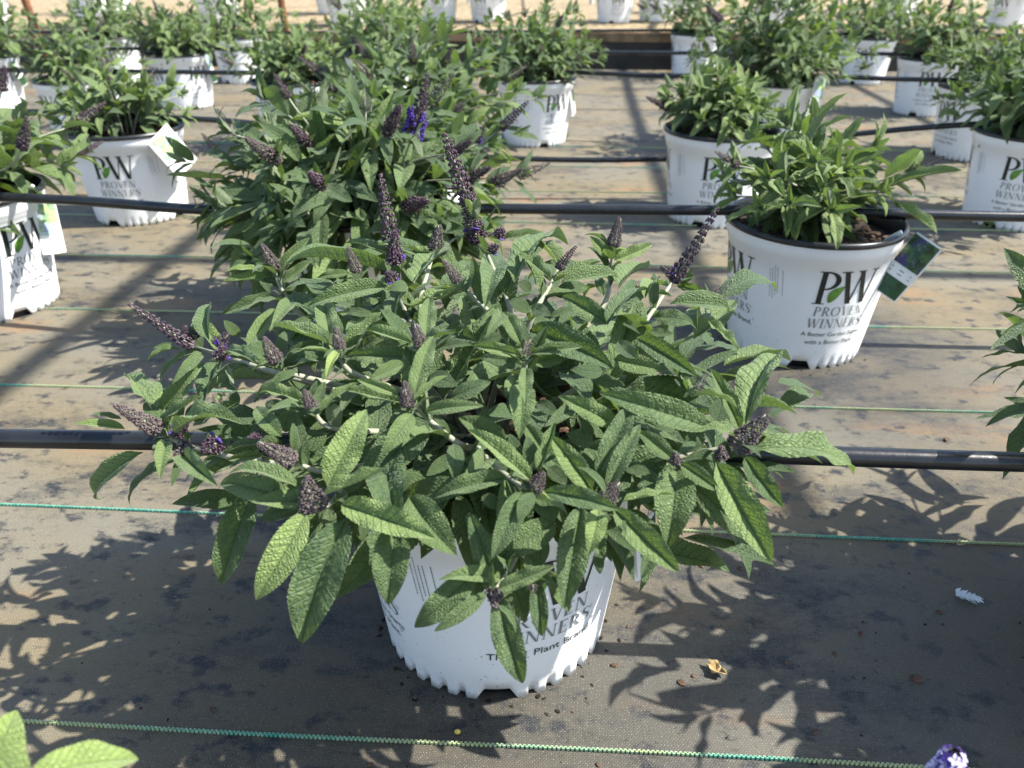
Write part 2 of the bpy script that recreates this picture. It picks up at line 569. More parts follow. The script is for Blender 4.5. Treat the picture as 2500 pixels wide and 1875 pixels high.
def chip_geo(rnd, c, s):
    """an irregular bark flake"""
    vs = []
    n = 6
    rot = Matrix.Rotation(rnd.uniform(0, 6.3), 3, 'Z') @ Matrix.Rotation(rnd.uniform(-0.5, 0.5), 3, 'X')
    for zz, f in ((-0.22, 0.85), (0.22, 0.7)):
        for k in range(n):
            a = 2 * math.pi * k / n
            r = f * rnd.uniform(0.75, 1.15)
            vs.append(Vector(c) + rot @ Vector((r * math.cos(a) * 1.25, r * math.sin(a) * 0.75, zz * rnd.uniform(0.6, 1.3))) * s)
    fs = [tuple(range(n - 1, -1, -1)), tuple(range(n, 2 * n))] + [(k, (k + 1) % n, n + (k + 1) % n, n + k) for k in range(n)]
    return vs, fs


def build_mulch_mesh():
    rnd = random.Random(3)
    vs, fs = [], []
    for _ in range(170):
        r, a = (R1 - 0.014) * math.sqrt(rnd.random()), rnd.uniform(0, 6.3)
        v, f = chip_geo(rnd, (r * math.cos(a), r * math.sin(a), 0.205 + rnd.uniform(-0.002, 0.004)), rnd.uniform(0.004, 0.009))
        fs += [tuple(i + len(vs) for i in q) for q in f]
        vs += v
    return mesh_of("mulch", vs, fs, (M_CHIP,), False)


SOIL_MESH = build_soil_mesh()
MULCH_MESH = build_mulch_mesh()

# --- lettering: serif capitals drawn from strokes, small print from the built-in typeface
def strip(path, n_sub=1):
    """path: list of ((xl,yl),(xr,yr)) pairs -> quads"""
    return [(a[0], a[1], b[1], b[0]) for a, b in zip(path, path[1:])]


def bar(x0, y0, x1, y1, w, n=6):
    """slanted stroke with horizontal ends: w is its horizontal width"""
    return strip([((x0 + (x1 - x0) * i / n - w / 2, y0 + (y1 - y0) * i / n), (x0 + (x1 - x0) * i / n + w / 2, y0 + (y1 - y0) * i / n)) for i in range(n + 1)])


def hbar(x0, x1, y, h, n=4):
    return strip([((x0 + (x1 - x0) * i / n, y), (x0 + (x1 - x0) * i / n, y + h)) for i in range(n + 1)])


def arc(cx, cy, rx, ry, tx, ty, a0, a1, n=16):
    out = []
    for i in range(n + 1):
        a = math.radians(a0 + (a1 - a0) * i / n)
        c, s = math.cos(a), math.sin(a)
        out.append(((cx + rx * c, cy + ry * s), (cx + (rx - tx) * c, cy + (ry - ty) * s)))
    return strip(out)


def glyph(ch, T=0.15, t=0.05, sf=0.035):
    ser = lambda x, y, w=0.32: hbar(x - w / 2, x + w / 2, y, sf)
    if ch == 'I': return [bar(0.16, 0, 0.16, 1, T), ser(0.16, 0), ser(0.16, 1 - sf)], 0.34
    if ch in 'PR':
        g = [bar(0.17, 0, 0.17, 1, T), ser(0.17, 0), hbar(0.02, 0.3, 1 - sf, sf), arc(0.24, 0.72, 0.40, 0.28, 0.15, 0.045, -90, 90)]
        if ch == 'R': g += [bar(0.36, 0.47, 0.70, 0.0, T), hbar(0.62, 0.84, 0.0, sf)]
        return g, 0.68 if ch == 'P' else 0.82
    if ch == 'O': return [arc(0.45, 0.5, 0.45, 0.515, 0.14, 0.04, 0, 360, 40)], 0.92
    if ch == 'V': return [bar(0.14, 1, 0.42, 0, T), bar(0.68, 1, 0.45, 0, t), ser(0.14, 1 - sf), ser(0.68, 1 - sf, 0.26)], 0.78
    if ch == 'W':
        return [bar(0.14, 1, 0.38, 0, T), bar(0.62, 1, 0.40, 0, t), bar(0.60, 1, 0.84, 0, T), bar(1.08, 1, 0.86, 0, t),
                ser(0.14, 1 - sf), ser(0.60, 1 - sf, 0.26), ser(1.08, 1 - sf, 0.26)], 1.20
    if ch == 'N': return [bar(0.14, 0, 0.14, 1, t), bar(0.14, 1, 0.70, 0, T), bar(0.74, 0, 0.74, 1, t), ser(0.14, 0, 0.24), ser(0.10, 1 - sf, 0.2), ser(0.74, 1 - sf, 0.24)], 0.88
    if ch == 'E':
        return [bar(0.17, 0, 0.17, 1, T), hbar(0.02, 0.58, 0, sf + 0.01), hbar(0.02, 0.56, 1 - sf - 0.01, sf + 0.01), hbar(0.2, 0.46, 0.5, sf + 0.005),
                bar(0.60, 0.16, 0.56, 0.02, 0.035), bar(0.555, 0.86, 0.55, 0.98, 0.03), bar(0.46, 0.42, 0.46, 0.62, 0.03)], 0.66
    if ch == 'S':
        pts = [(0.50, 0.80), (0.45, 0.93), (0.30, 0.985), (0.14, 0.92), (0.08, 0.77), (0.16, 0.62), (0.32, 0.51), (0.47, 0.38), (0.52, 0.24), (0.44, 0.08), (0.28, 0.015), (0.12, 0.06), (0.05, 0.22)]
        th = [0.03, 0.035, 0.05, 0.09, 0.13, 0.15, 0.16, 0.15, 0.13, 0.09, 0.05, 0.035, 0.03]
        pv = spline([Vector((x, y)) for x, y in pts], 3)
        path = []
        for i, p in enumerate(pv):
            d = (pv[min(i + 1, len(pv) - 1)] - pv[max(i - 1, 0)]).normalized()
            q = min(i / 3, len(th) - 1)
            w = th[int(q)] + (th[min(int(q) + 1, len(th) - 1)] - th[int(q)]) * (q % 1)
            nn = Vector((-d.y, d.x)) * w / 2
            path.append((tuple(p + nn), tuple(p - nn)))
        return [strip(path)], 0.60
    return [], 0.4


def word_quads(word, height, cx, y, gap=0.08, shear=0.06):
    """strokes of a serif word centred on cx, each stroke a list of quads"""
    x, strokes = 0.0, []
    for ch in word:
        g, w = glyph(ch)
        for st in g:
            strokes.append([[(px + x + shear * py, py) for px, py in q] for q in st])
        x += w + gap
    W = x - gap
    return [[[(cx + (px - W / 2) * height, y + py * height) for px, py in q] for q in st] for st in strokes]


def sans_polys(body, height, cx, y, width=None):
    cu = bpy.data.curves.new("print", 'FONT')
    cu.body = body
    cu.resolution_u = 2
    ob = bpy.data.objects.new("print", cu)
    COL.objects.link(ob)
    bpy.context.view_layer.update()
    me = ob.evaluated_get(bpy.context.evaluated_depsgraph_get()).to_mesh()
    V = [v.co.copy() for v in me.vertices]
    F = [tuple(p.vertices) for p in me.polygons]
    bpy.data.objects.remove(ob)
    bpy.data.curves.remove(cu)
    xs, ys = [v.x for v in V], [v.y for v in V]
    s = height / 0.95
    sx = s if width is None else width / (max(xs) - min(xs))
    mx = (max(xs) + min(xs)) / 2
    return [(cx + (v.x - mx) * sx, y + v.y * s) for v in V], F


def build_lettering(variant):
    """three meshes wrapped on the pot wall: dark serif marks, grey words, green leaf"""
    out = []
    dark_v, dark_f, grey_v, grey_f, leaf_v, leaf_f = [], [], [], [], [], []

    def wrap(u, z, a0, off):
        a = a0 + u / pot_r(z)
        r = pot_r(z) + off
        return Vector((r * math.cos(a), r * math.sin(a), z))

    def add(V, F, strokes, a0, base):
        for i, st in enumerate(strokes):
            off = base + 0.00003 * (i % 9)
            for q in st:
                k = len(V)
                V.extend(wrap(u, z, a0, off) for u, z in q)
                F.append((k, k + 1, k + 2, k + 3))
    for n in (variant,):
        a0 = 0.0
        h = 0.057
        big = []
        for ch, x in (('P', -0.86), ('W', -0.24)):
            for st in glyph(ch, 0.15, 0.045, 0.03)[0]:
                big.append([[((px + x) * h, 0.124 + py * h) for px, py in q] for q in st])
        add(dark_v, dark_f, big, a0, 0.0006)
        add(grey_v, grey_f, word_quads("PROVEN", 0.0165, 0.000, 0.1025) + word_quads("WINNERS", 0.0165, 0.0, 0.0805), a0, 0.0006)
        lines = (("The #1 Plant Brand.", 0.012, 0.0615, 0.106),) if n % 2 == 0 else (("A Better Garden Starts", 0.0105, 0.0645, 0.104), ("with a Better Plant.", 0.0105, 0.0495, 0.086))
        for body, hh, y, wd in lines:
            P, F = sans_polys(body, hh, 0.0, y, wd)
            k = len(dark_v)
            dark_v.extend(wrap(u, z, a0, 0.0007) for u, z in P)
            dark_f.extend(tuple(i + k for i in f) for f in F)
        for y, x in ((0.090, 0.050), (lines[-1][2] + 0.007, lines[-1][3] / 2 + 0.003)):     # registered mark: ring
            add(grey_v, grey_f, [arc(x, y + 0.004, 0.0019, 0.0019, 0.0005, 0.0005, 0, 360, 14)], a0, 0.0006)
        # leaf between the two letters
        c, tipv = Vector((-0.0245, 0.1265)), Vector((-0.0035, 0.156))
        ax = tipv - c
        nn = Vector((-ax.y, ax.x)).normalized()
        path = []
        for i in range(13):
            t = i / 12
            w = 0.0092 * (math.sin(math.pi * t ** 0.85)) ** 0.9
            mid = c + ax * t + nn * 0.003 * math.sin(math.pi * t)
            path.append((tuple(mid + nn * w), tuple(mid - nn * w * 0.8)))
        add(leaf_v, leaf_f, [strip(path)], a0, 0.0011)
        # column of fine print turned on its side (too small to read in the photograph)
        rnd = random.Random(n)
        for col in range(5):
            uu = 0.085 + 0.0042 * col + (0.004 if col == 4 else 0)
            z, z1 = 0.135 - rnd.uniform(0, 0.012), 0.180 - rnd.uniform(0, 0.01)
            while z < z1:
                ln = rnd.uniform(0.0012, 0.0034)
                add(grey_v, grey_f, [strip([((uu - 0.0005, z), (uu + 0.0005, z)), ((uu - 0.0005, z + ln), (uu + 0.0005, z + ln))])], a0, 0.0006)
                z += ln + 0.0009
    return (mesh_of("lettering", dark_v, dark_f, (M_INK,), False), mesh_of("small_lettering", grey_v, grey_f, (M_INK2,), False),
            mesh_of("leaf_emblem", leaf_v, leaf_f, (M_EMBLEM,), False))


PRINT = [build_lettering(0), build_lettering(1)]

# ------------------------------------------------------------------ leaves, stems, flower spikes
def leaf_mesh(nl, nw, bulge, tipdrop, fold, wave, seed, quilt):
    """a lance-shaped toothed blade: base at 0, tip at y = 1, half width 0.5, upper face +z"""
    rnd = random.Random(seed)
    ph = rnd.uniform(0, 6.3)
    tw = rnd.uniform(-0.25, 0.25)
    skew = rnd.uniform(-0.035, 0.035)
    vs, fs, uvs = [], [], []
    for i in range(nl + 1):
        t = i / nl
        hw = (t ** 0.62) * ((1 - t) ** 0.86) * 0.5 / 0.4825 * 1.03
        hw *= 1.0 if t > 0.07 else (0.35 + 0.65 * t / 0.07)
        hw = max(hw, 0.012 if t < 0.5 else 0.002)
        for j in range(nw + 1):
            u = 2 * j / nw - 1
            x = u * hw
            if j in (0, nw) and 0 < i < nl: x *= 1.0 + (0.035 if i % 2 else -0.015) * (1.0 if quilt else 0.0)
            z = bulge * 4 * t * (1 - t) - tipdrop * (t - 0.5) ** 3 * 4 * t
            z += fold * (abs(x) * 0.55 - 0.55 * x * x)
            z += wave * math.sin(t * 15 + ph + (1.5 if u > 0 else 0)) * abs(u) ** 2 * hw
            z += tw * (t - 0.3) * x * 0.5
            if quilt:
                q = abs(math.sin(math.pi * 12 * (t - 0.13 * abs(u) ** 0.8)))
                z += 0.009 * q * (1 - abs(u) ** 4) * min(1, hw * 3)
                z -= 0.016 * math.exp(-(u / 0.12) ** 2) * (1 - t)
            vs.append((x + skew * math.sin(math.pi * t) * 2, t, z))
            uvs.append((u * 0.5 + 0.5, t))
    w = nw + 1
    for i in range(nl):
        for j in range(nw):
            fs.append((i * w + j, i * w + j + 1, (i + 1) * w + j + 1, (i + 1) * w + j))
    me = mesh_of("leaf", vs, fs, (M_LEAF,))
    uvl = me.uv_layers.new(name="UVMap")
    for lp in me.loops: uvl.data[lp.index].uv = uvs[lp.vertex_index]
    return me


HI, LO = [], []
_r = random.Random(11)
for k in range(20):
    b = (-0.01, 0.03, 0.06, 0.10, 0.15)[k % 5]
    HI.append(leaf_mesh(46, 8, b, _r.uniform(-0.05, 0.22), _r.uniform(0.35, 1.05), _r.uniform(0.02, 0.12), k, True))
for k in range(16):
    b = (0.0, 0.05, 0.10, 0.16)[k % 4]
    LO.append(leaf_mesh(10, 4, b, _r.uniform(-0.05, 0.25), _r.uniform(0.1, 0.7), _r.uniform(0.0, 0.10), 50 + k, False))

ICO_V = []
_p = (1 + 5 ** 0.5) / 2
for a, b in ((1, _p), (-1, _p), (1, -_p), (-1, -_p)):
    ICO_V += [Vector((0, a, b)).normalized(), Vector((a, b, 0)).normalized(), Vector((b, 0, a)).normalized()]
_bm = bmesh.new()
for v in ICO_V: _bm.verts.new(v)
bmesh.ops.convex_hull(_bm, input=_bm.verts)
_bm.verts.index_update()
ICO_V = [v.co.copy() for v in _bm.verts]
ICO_F = [tuple(v.index for v in f.verts) for f in _bm.faces]
_bm.free()


def spike_mesh(seed, n, loose, dark, flowers=0, aspect=0.30):
    """a buddleja panicle along +y, length 1, half width 0.5: many small buds on short side stalks"""
    rnd = random.Random(seed)
    vs, fs, mi = [], [], []

    def ball(c, r, m, ry=None):
        k = len(vs)
        for v in ICO_V: vs.append((c[0] + v.x * r, c[1] + v.y * (ry or r * aspect), c[2] + v.z * r))
        for f in ICO_F:
            fs.append(tuple(i + k for i in f)); mi.append(m)
    vt, ft = tube([Vector((0, t, 0)) for t in (0, 0.3, 0.6, 0.97)], [0.09, 0.08, 0.06, 0.03], 6)
    fs += [tuple(i + len(vs) for i in f) for f in ft]; mi += [3] * len(ft); vs += vt
    cx = rnd.uniform(-0.25, 0.25)
    for k in range(n):
        t = ((k + 0.5) / n) ** 1.12
        if loose:
            lv = 13
            t = (int(t * lv) + 0.5 + rnd.uniform(-0.27, 0.27)) / lv
        env = 0.5 * (1 - t) ** 0.62 * min(1.0, 0.55 + t * 3.2) + 0.05
        r = env * (rnd.uniform(0.45, 1.12) if loose else rnd.uniform(0.72, 1.05))
        a = k * 2.39996 + rnd.uniform(-0.3, 0.3)
        s = (0.085 if loose else 0.068) * (1.0 - 0.42 * t) * rnd.uniform(0.75, 1.25)
        bend = cx * t * t
        m = (1 if rnd.random() < dark else (0 if rnd.random() < 0.75 else 2))
        ball((r * math.cos(a) + bend, t, r * math.sin(a)), s, m)
    for k in range(flowers):
        t, a = rnd.uniform(0.02, 0.48) * rnd.uniform(0.5, 1), rnd.uniform(0, 6.283) if flowers > 50 else rnd.uniform(2.0, 4.4)
        c = Vector((0.55 * math.cos(a), t, 0.55 * math.sin(a)))
        for q in range(4):
            ball(c + Vector((rnd.uniform(-.1, .1), rnd.uniform(-.03, .03), rnd.uniform(-.1, .1))), 0.085, 4)
    return mesh_of("flower_spike", vs, fs, (M_BUD, M_BUD2, M_BUD3, M_STEM, M_FLOWER), True, mi)


SPK = {
    'grey': [spike_mesh(s, 640, False, 0.15) for s in (1, 2, 3)],
    'loose': [spike_mesh(s, 480, True, 0.66) for s in (4, 5)],
    'purple': [spike_mesh(6, 460, True, 0.75, 12), spike_mesh(16, 460, True, 0.7, 90)],
    'ball': [spike_mesh(7, 190, True, 0.30, 0, 0.8), spike_mesh(8, 190, True, 0.85, 2, 0.8)],
    'small': [spike_mesh(9, 200, False, 0.15), spike_mesh(10, 200, True, 0.5)],
}


def frame(B, T, N):
    """matrix columns for a blade or spike from B to T whose upper side faces N"""
    Y = T - B
    L = Y.length
    Y = Y / L
    Z = N - Y * N.dot(Y)
    if Z.length < 1e-4: Z = Vector((0.3, 0.2, 1)) - Y * Y.z
    Z.normalize()
    X = Y.cross(Z)
    return X, Y, Z, L


def place(B, X, Y, Z, sx, sy, sz):
    return Matrix(((X.x * sx, Y.x * sy, Z.x * sz, B.x), (X.y * sx, Y.y * sy, Z.y * sz, B.y), (X.z * sx, Y.z * sy, Z.z * sz, B.z), (0, 0, 0, 1)))


class Plant:
    """collects one plant's leaves; the 300 largest become parts, the rest one joined part"""
    def __init__(self, root, hi):
        self.root, self.hi, self.items = root, hi, []
        self.o = Vector(root.location)

    def leaf(self, B, T, w, N, age=0.0, rank=1.0, mesh=None, hi=None):
        B, T = Vector(B), Vector(T)
        X, Y, Z, L = frame(B, T, N)
        hi = self.hi if hi is None else hi
        me = mesh or random.choice(HI if hi else LO)
        self.items.append((rank * L, me, place(B - self.o, X, Y, Z, w, L, L), age))

    def spike(self, B, T, w, kind, k=None):
        B, T = Vector(B), Vector(T)
        X, Y, Z, L = frame(B, T, Vector((random.uniform(-1, 1), random.uniform(-1, 1), 0.3)))
        me = SPK[kind][k if k is not None else random.randrange(len(SPK[kind]))]
        o = put("flower_spike", me, self.root, None, place(B - self.o, X, Y, Z, w, L, w))
        return o

    def stem(self, pts, r0, r1, n=6):
        pts = [Vector(p) - self.o for p in pts]
        m = len(pts)
        vs, fs = tube(pts, [r0 + (r1 - r0) * i / (m - 1) for i in range(m)], n)
        return put("stem", mesh_of("stem", vs, fs, (M_STEM,)), self.root)

    def finish(self, most=300):
        self.items.sort(key=lambda q: -q[0])
        for rank, me, mat, age in self.items[:most]:
            o = put("leaf", me, self.root, None, mat)
            o.color = (age, 0, 0, 1)
        rest = self.items[most:]
        if rest:
            vs, fs, uvs = [], [], []
            for _r0, me, mat, age in rest:
                lo = me if len(me.vertices) < 100 else random.choice(LO)
                k = len(vs)
                vs += [mat @ v.co for v in lo.vertices]
                fs += [tuple(i + k for i in p.vertices) for p in lo.polygons]
                uvs += [tuple(d.uv) for d in lo.uv_layers[0].data]
            me = mesh_of("inner_foliage", vs, fs, (M_LEAF,))
            ul = me.uv_layers.new(name="UVMap")
            ul.data.foreach_set("uv", [c for q in uvs for c in q])
            o = put("inner_foliage", me, self.root)
            o.color = (0, 0, 0, 1)
            o["kind"] = "stuff"


GROUP = "white pots of butterfly bush standing in rows on the mat"


def potted(x, y, label, face=0.0, z=0.0, letters=True, odd=1):
    """a white nursery pot with its rim, print and bark; face turns one logo that many degrees to the right of the camera"""
    root = empty("potted_shrub", (x, y, z), 0.0, label, "potted plant", GROUP)
    to_cam = math.atan2(-y, -x)
    p = put("pot", POT_MESH, root)
    p.rotation_euler = (0, 0, to_cam + math.radians(face - 90 * odd))
    put("rim", RIM_MESH, p)
    put("dark_liner", DARK_LINER_MESH, p)
    if letters:
        for n in range(4):
            off = (face - 90 * odd + 90 * n + 180) % 360 - 180
            if abs(off) > 105: continue                       # logos on the far side show nowhere
            for nm, me in zip(("lettering", "small_lettering", "leaf_emblem"), PRINT[n % 2]):
                q = put(nm, me, p)
                q.rotation_euler = (0, 0, n * math.pi / 2)
                if nm != "leaf_emblem": q["kind"] = "stuff"
    s = put("soil", SOIL_MESH, root)
    s.rotation_euler = (0, 0, random.uniform(0, 6))
    m = put("mulch", MULCH_MESH, s)
    m["kind"] = "stuff"
    return root


def shoot(P, base, tip, leaf_len, rnd, pairs=5, spike=None, r=0.0028, start=0.35, stems=True, droop=0.45, spread=1.0, young=0.25):
    """a stem from base to tip with crossed pairs of leaves and a rosette at its end"""
    base, tip = Vector(base), Vector(tip)
    out = tip - base
    L = out.length
    c1 = base + Vector((out.x * 0.15, out.y * 0.15, max(out.z, 0.25 * L) * 0.5 + 0.02))
    c2 = tip - Vector((out.x * 0.35, out.y * 0.35, out.z * 0.18 - 0.01))
    pts = bezier(base, c1, c2, tip, 7)
    if stems: P.stem(pts, r, r * 0.6, 6)
    fine = bezier(base, c1, c2, tip, 24)
    roll = rnd.uniform(0, math.pi)
    for k in range(pairs):
        f = start + (0.97 - start) * k / max(1, pairs - 1)
        i = min(23, int(f * 24))
        p, d = fine[i], (fine[i + 1] - fine[i]).normalized()
        s = d.cross(Vector((0.1, 0.2, 1)))
        if s.length < 0.05: s = d.cross(Vector((1, 0, 0)))
        s.normalize()
        w = s.cross(d)
        ang = roll + k * math.pi / 2 + rnd.uniform(-0.2, 0.2)
        size = leaf_len * (1.0 - 0.52 * max(0.0, (k / max(1, pairs - 1)) - 0.25)) * rnd.uniform(0.82, 1.15)
        for sgn in (1, -1):
            q = (s * math.cos(ang) + w * math.sin(ang)) * sgn
            dirv = (q * spread + d * (0.45 + 0.5 * f) + Vector((0, 0, 0.1 - droop * rnd.uniform(0.3, 1.2) * (1.1 - 0.6 * f)))).normalized()
            N = (Vector((0, 0, 1)) * 0.9 + d * 0.6 + Vector((rnd.uniform(-.4, .4), rnd.uniform(-.4, .4), 0))).normalized()
            z = size * rnd.uniform(0.85, 1.1)
            B = p + q * r
            T = B + dirv * z
            if T.z < 0.03: T.z = 0.03 + rnd.uniform(0, .01)
            P.leaf(B, T, z * rnd.uniform(0.34, 0.45), N, max(0, min(1, young * f + rnd.uniform(-0.1, 0.12))))
    d = (fine[-1] - fine[-3]).normalized()
    d = (d + Vector((0, 0, 0.35))).normalized()
    s = d.cross(Vector((0.3, 0.1, 1))).normalized(); w = s.cross(d)
    nros = 6
    for k in range(nros):
        ang = roll + k * 2.4
        q = s * math.cos(ang) + w * math.sin(ang)
        op = 0.35 + 0.75 * (1 - k / nros)
        dirv = (d + q * op).normalized()
        z = leaf_len * rnd.uniform(0.28, 0.5) * (1.15 - 0.1 * k)
        P.leaf(tip, tip + dirv * z, z * rnd.uniform(0.26, 0.36), (d - q * 0.8), young + rnd.uniform(0.05, 0.4))
    if spike:
        ln = leaf_len * rnd.uniform(0.45, 0.8)
        P.spike(tip, tip + d * ln, ln * rnd.uniform(0.26, 0.34), spike)


def bush(root, R, H, n, leaf_len, seed, hi=False, skirt=0, spikes=0.25, pairs=5, stems=True, most=300, inner=0, lean=(0, 0), low=0.1, young=0.25, drop=0.5, skip=None):
    rnd = random.Random(seed)
    P = Plant(root, hi)
    o = P.o
    base = o + Vector((0, 0, 0.205))
    for k in range(n):
        az = k * 2.39996 + rnd.uniform(-0.3, 0.3)
        ct = 1 - (k + 0.5) / n * (1 - low)
        th = math.acos(ct)
        rr = rnd.uniform(0.78, 1.08)
        tip = o + Vector((math.cos(az) * math.sin(th) * R * rr + lean[0] * ct, math.sin(az) * math.sin(th) * R * rr + lean[1] * ct, 0.205 + H * (0.18 + 0.82 * ct) * rr))
        if skip and skip(tip): continue
        kind = None
        if rnd.random() < spikes: kind = rnd.choice(('grey', 'small', 'small', 'loose'))
        shoot(P, base + Vector((math.cos(az) * 0.02, math.sin(az) * 0.02, 0)), tip, leaf_len, rnd, pairs, kind, 0.0022, 0.25, stems and k % 2 == 0, drop, 1.0, young)
    for k in range(skirt):                    # outer leaves hanging past the rim on the open side
        az = math.atan2(-o.y, -o.x) + rnd.uniform(-1.5, 1.5)
        f = rnd.uniform(0.145, 0.20)
        B = o + Vector((math.cos(az) * f, math.sin(az) * f, rnd.uniform(0.16, 0.27)))
        d = Vector((math.cos(az) + rnd.uniform(-.6, .6), math.sin(az) + rnd.uniform(-.6, .6), rnd.uniform(-1.1, -0.2))).normalized()
        z = leaf_len * rnd.uniform(0.75, 1.05)
        T = B + d * z
        T.z = max(T.z, 0.05)
        P.leaf(B, T, z * rnd.uniform(0.32, 0.42), Vector((math.cos(az), math.sin(az), 0.7)), rnd.uniform(0, 0.3), 1.2)
    for k in range(inner):
        az, ct, f = rnd.uniform(0, 6.283), rnd.uniform(0.0, 1.0), rnd.uniform(0.25, 0.85)
        st = math.sqrt(1 - ct * ct)
        n0 = Vector((math.cos(az) * st, math.sin(az) * st, ct))
        B = o + Vector((n0.x * R * f, n0.y * R * f, 0.215 + n0.z * H * f))
        d = (Vector((n0.x, n0.y, 0)) + Vector((rnd.uniform(-.8, .8), rnd.uniform(-.8, .8), rnd.uniform(-.5, .35)))).normalized()
        z = leaf_len * rnd.uniform(0.6, 1.0)
        T = B + d * z
        if (T - o).xy.length < 0.15 and T.z < 0.22: T.z = 0.22
        P.leaf(B, T, z * 0.34, (n0 + Vector((0, 0, 0.6))), 0.0, 0.5)
    P.finish(most)
    return P


# ------------------------------------------------------------------ the main plant, traced from the photograph
MX, MY = -0.0175, 0.598
main = potted(MX, MY, "large butterfly bush in front, its toothed leaves spilling over a white pot", 21, odd=0)
DC = Vector((MX, 0.585, 0.200))
DR = Vector((0.335, 0.255, 0.190))


def dome(x, y, k=1.0):
    """where the line of sight meets the crown's domed outline, or passes nearest to it"""
    r = ray(x, y)
    a = Vector(((CAM.x - DC.x) / (DR.x * k), (CAM.y - DC.y) / (DR.y * k), (CAM.z - DC.z) / (DR.z * k)))
    b = Vector((r.x / (DR.x * k), r.y / (DR.y * k), r.z / (DR.z * k)))
    A, Bq, Cq = b.dot(b), a.dot(b), a.dot(a) - 1
    disc = Bq * Bq - A * Cq
    t = -Bq / A if disc <= 0 else (-Bq - math.sqrt(disc)) / A
    return CAM + r * t


ZOOM = {'A': (180, 700, 3.687), 'B': (500, 1000, 2.765), 'C': (500, 560, 3.687), 'D': (1000, 560, 3.687), 'E': (1000, 950, 3.687),
        'F': (1400, 500, 3.687), 'G': (1450, 820, 2.86), 'H': (950, 1200, 3.318), 'S': (0, 0, 1.0)}
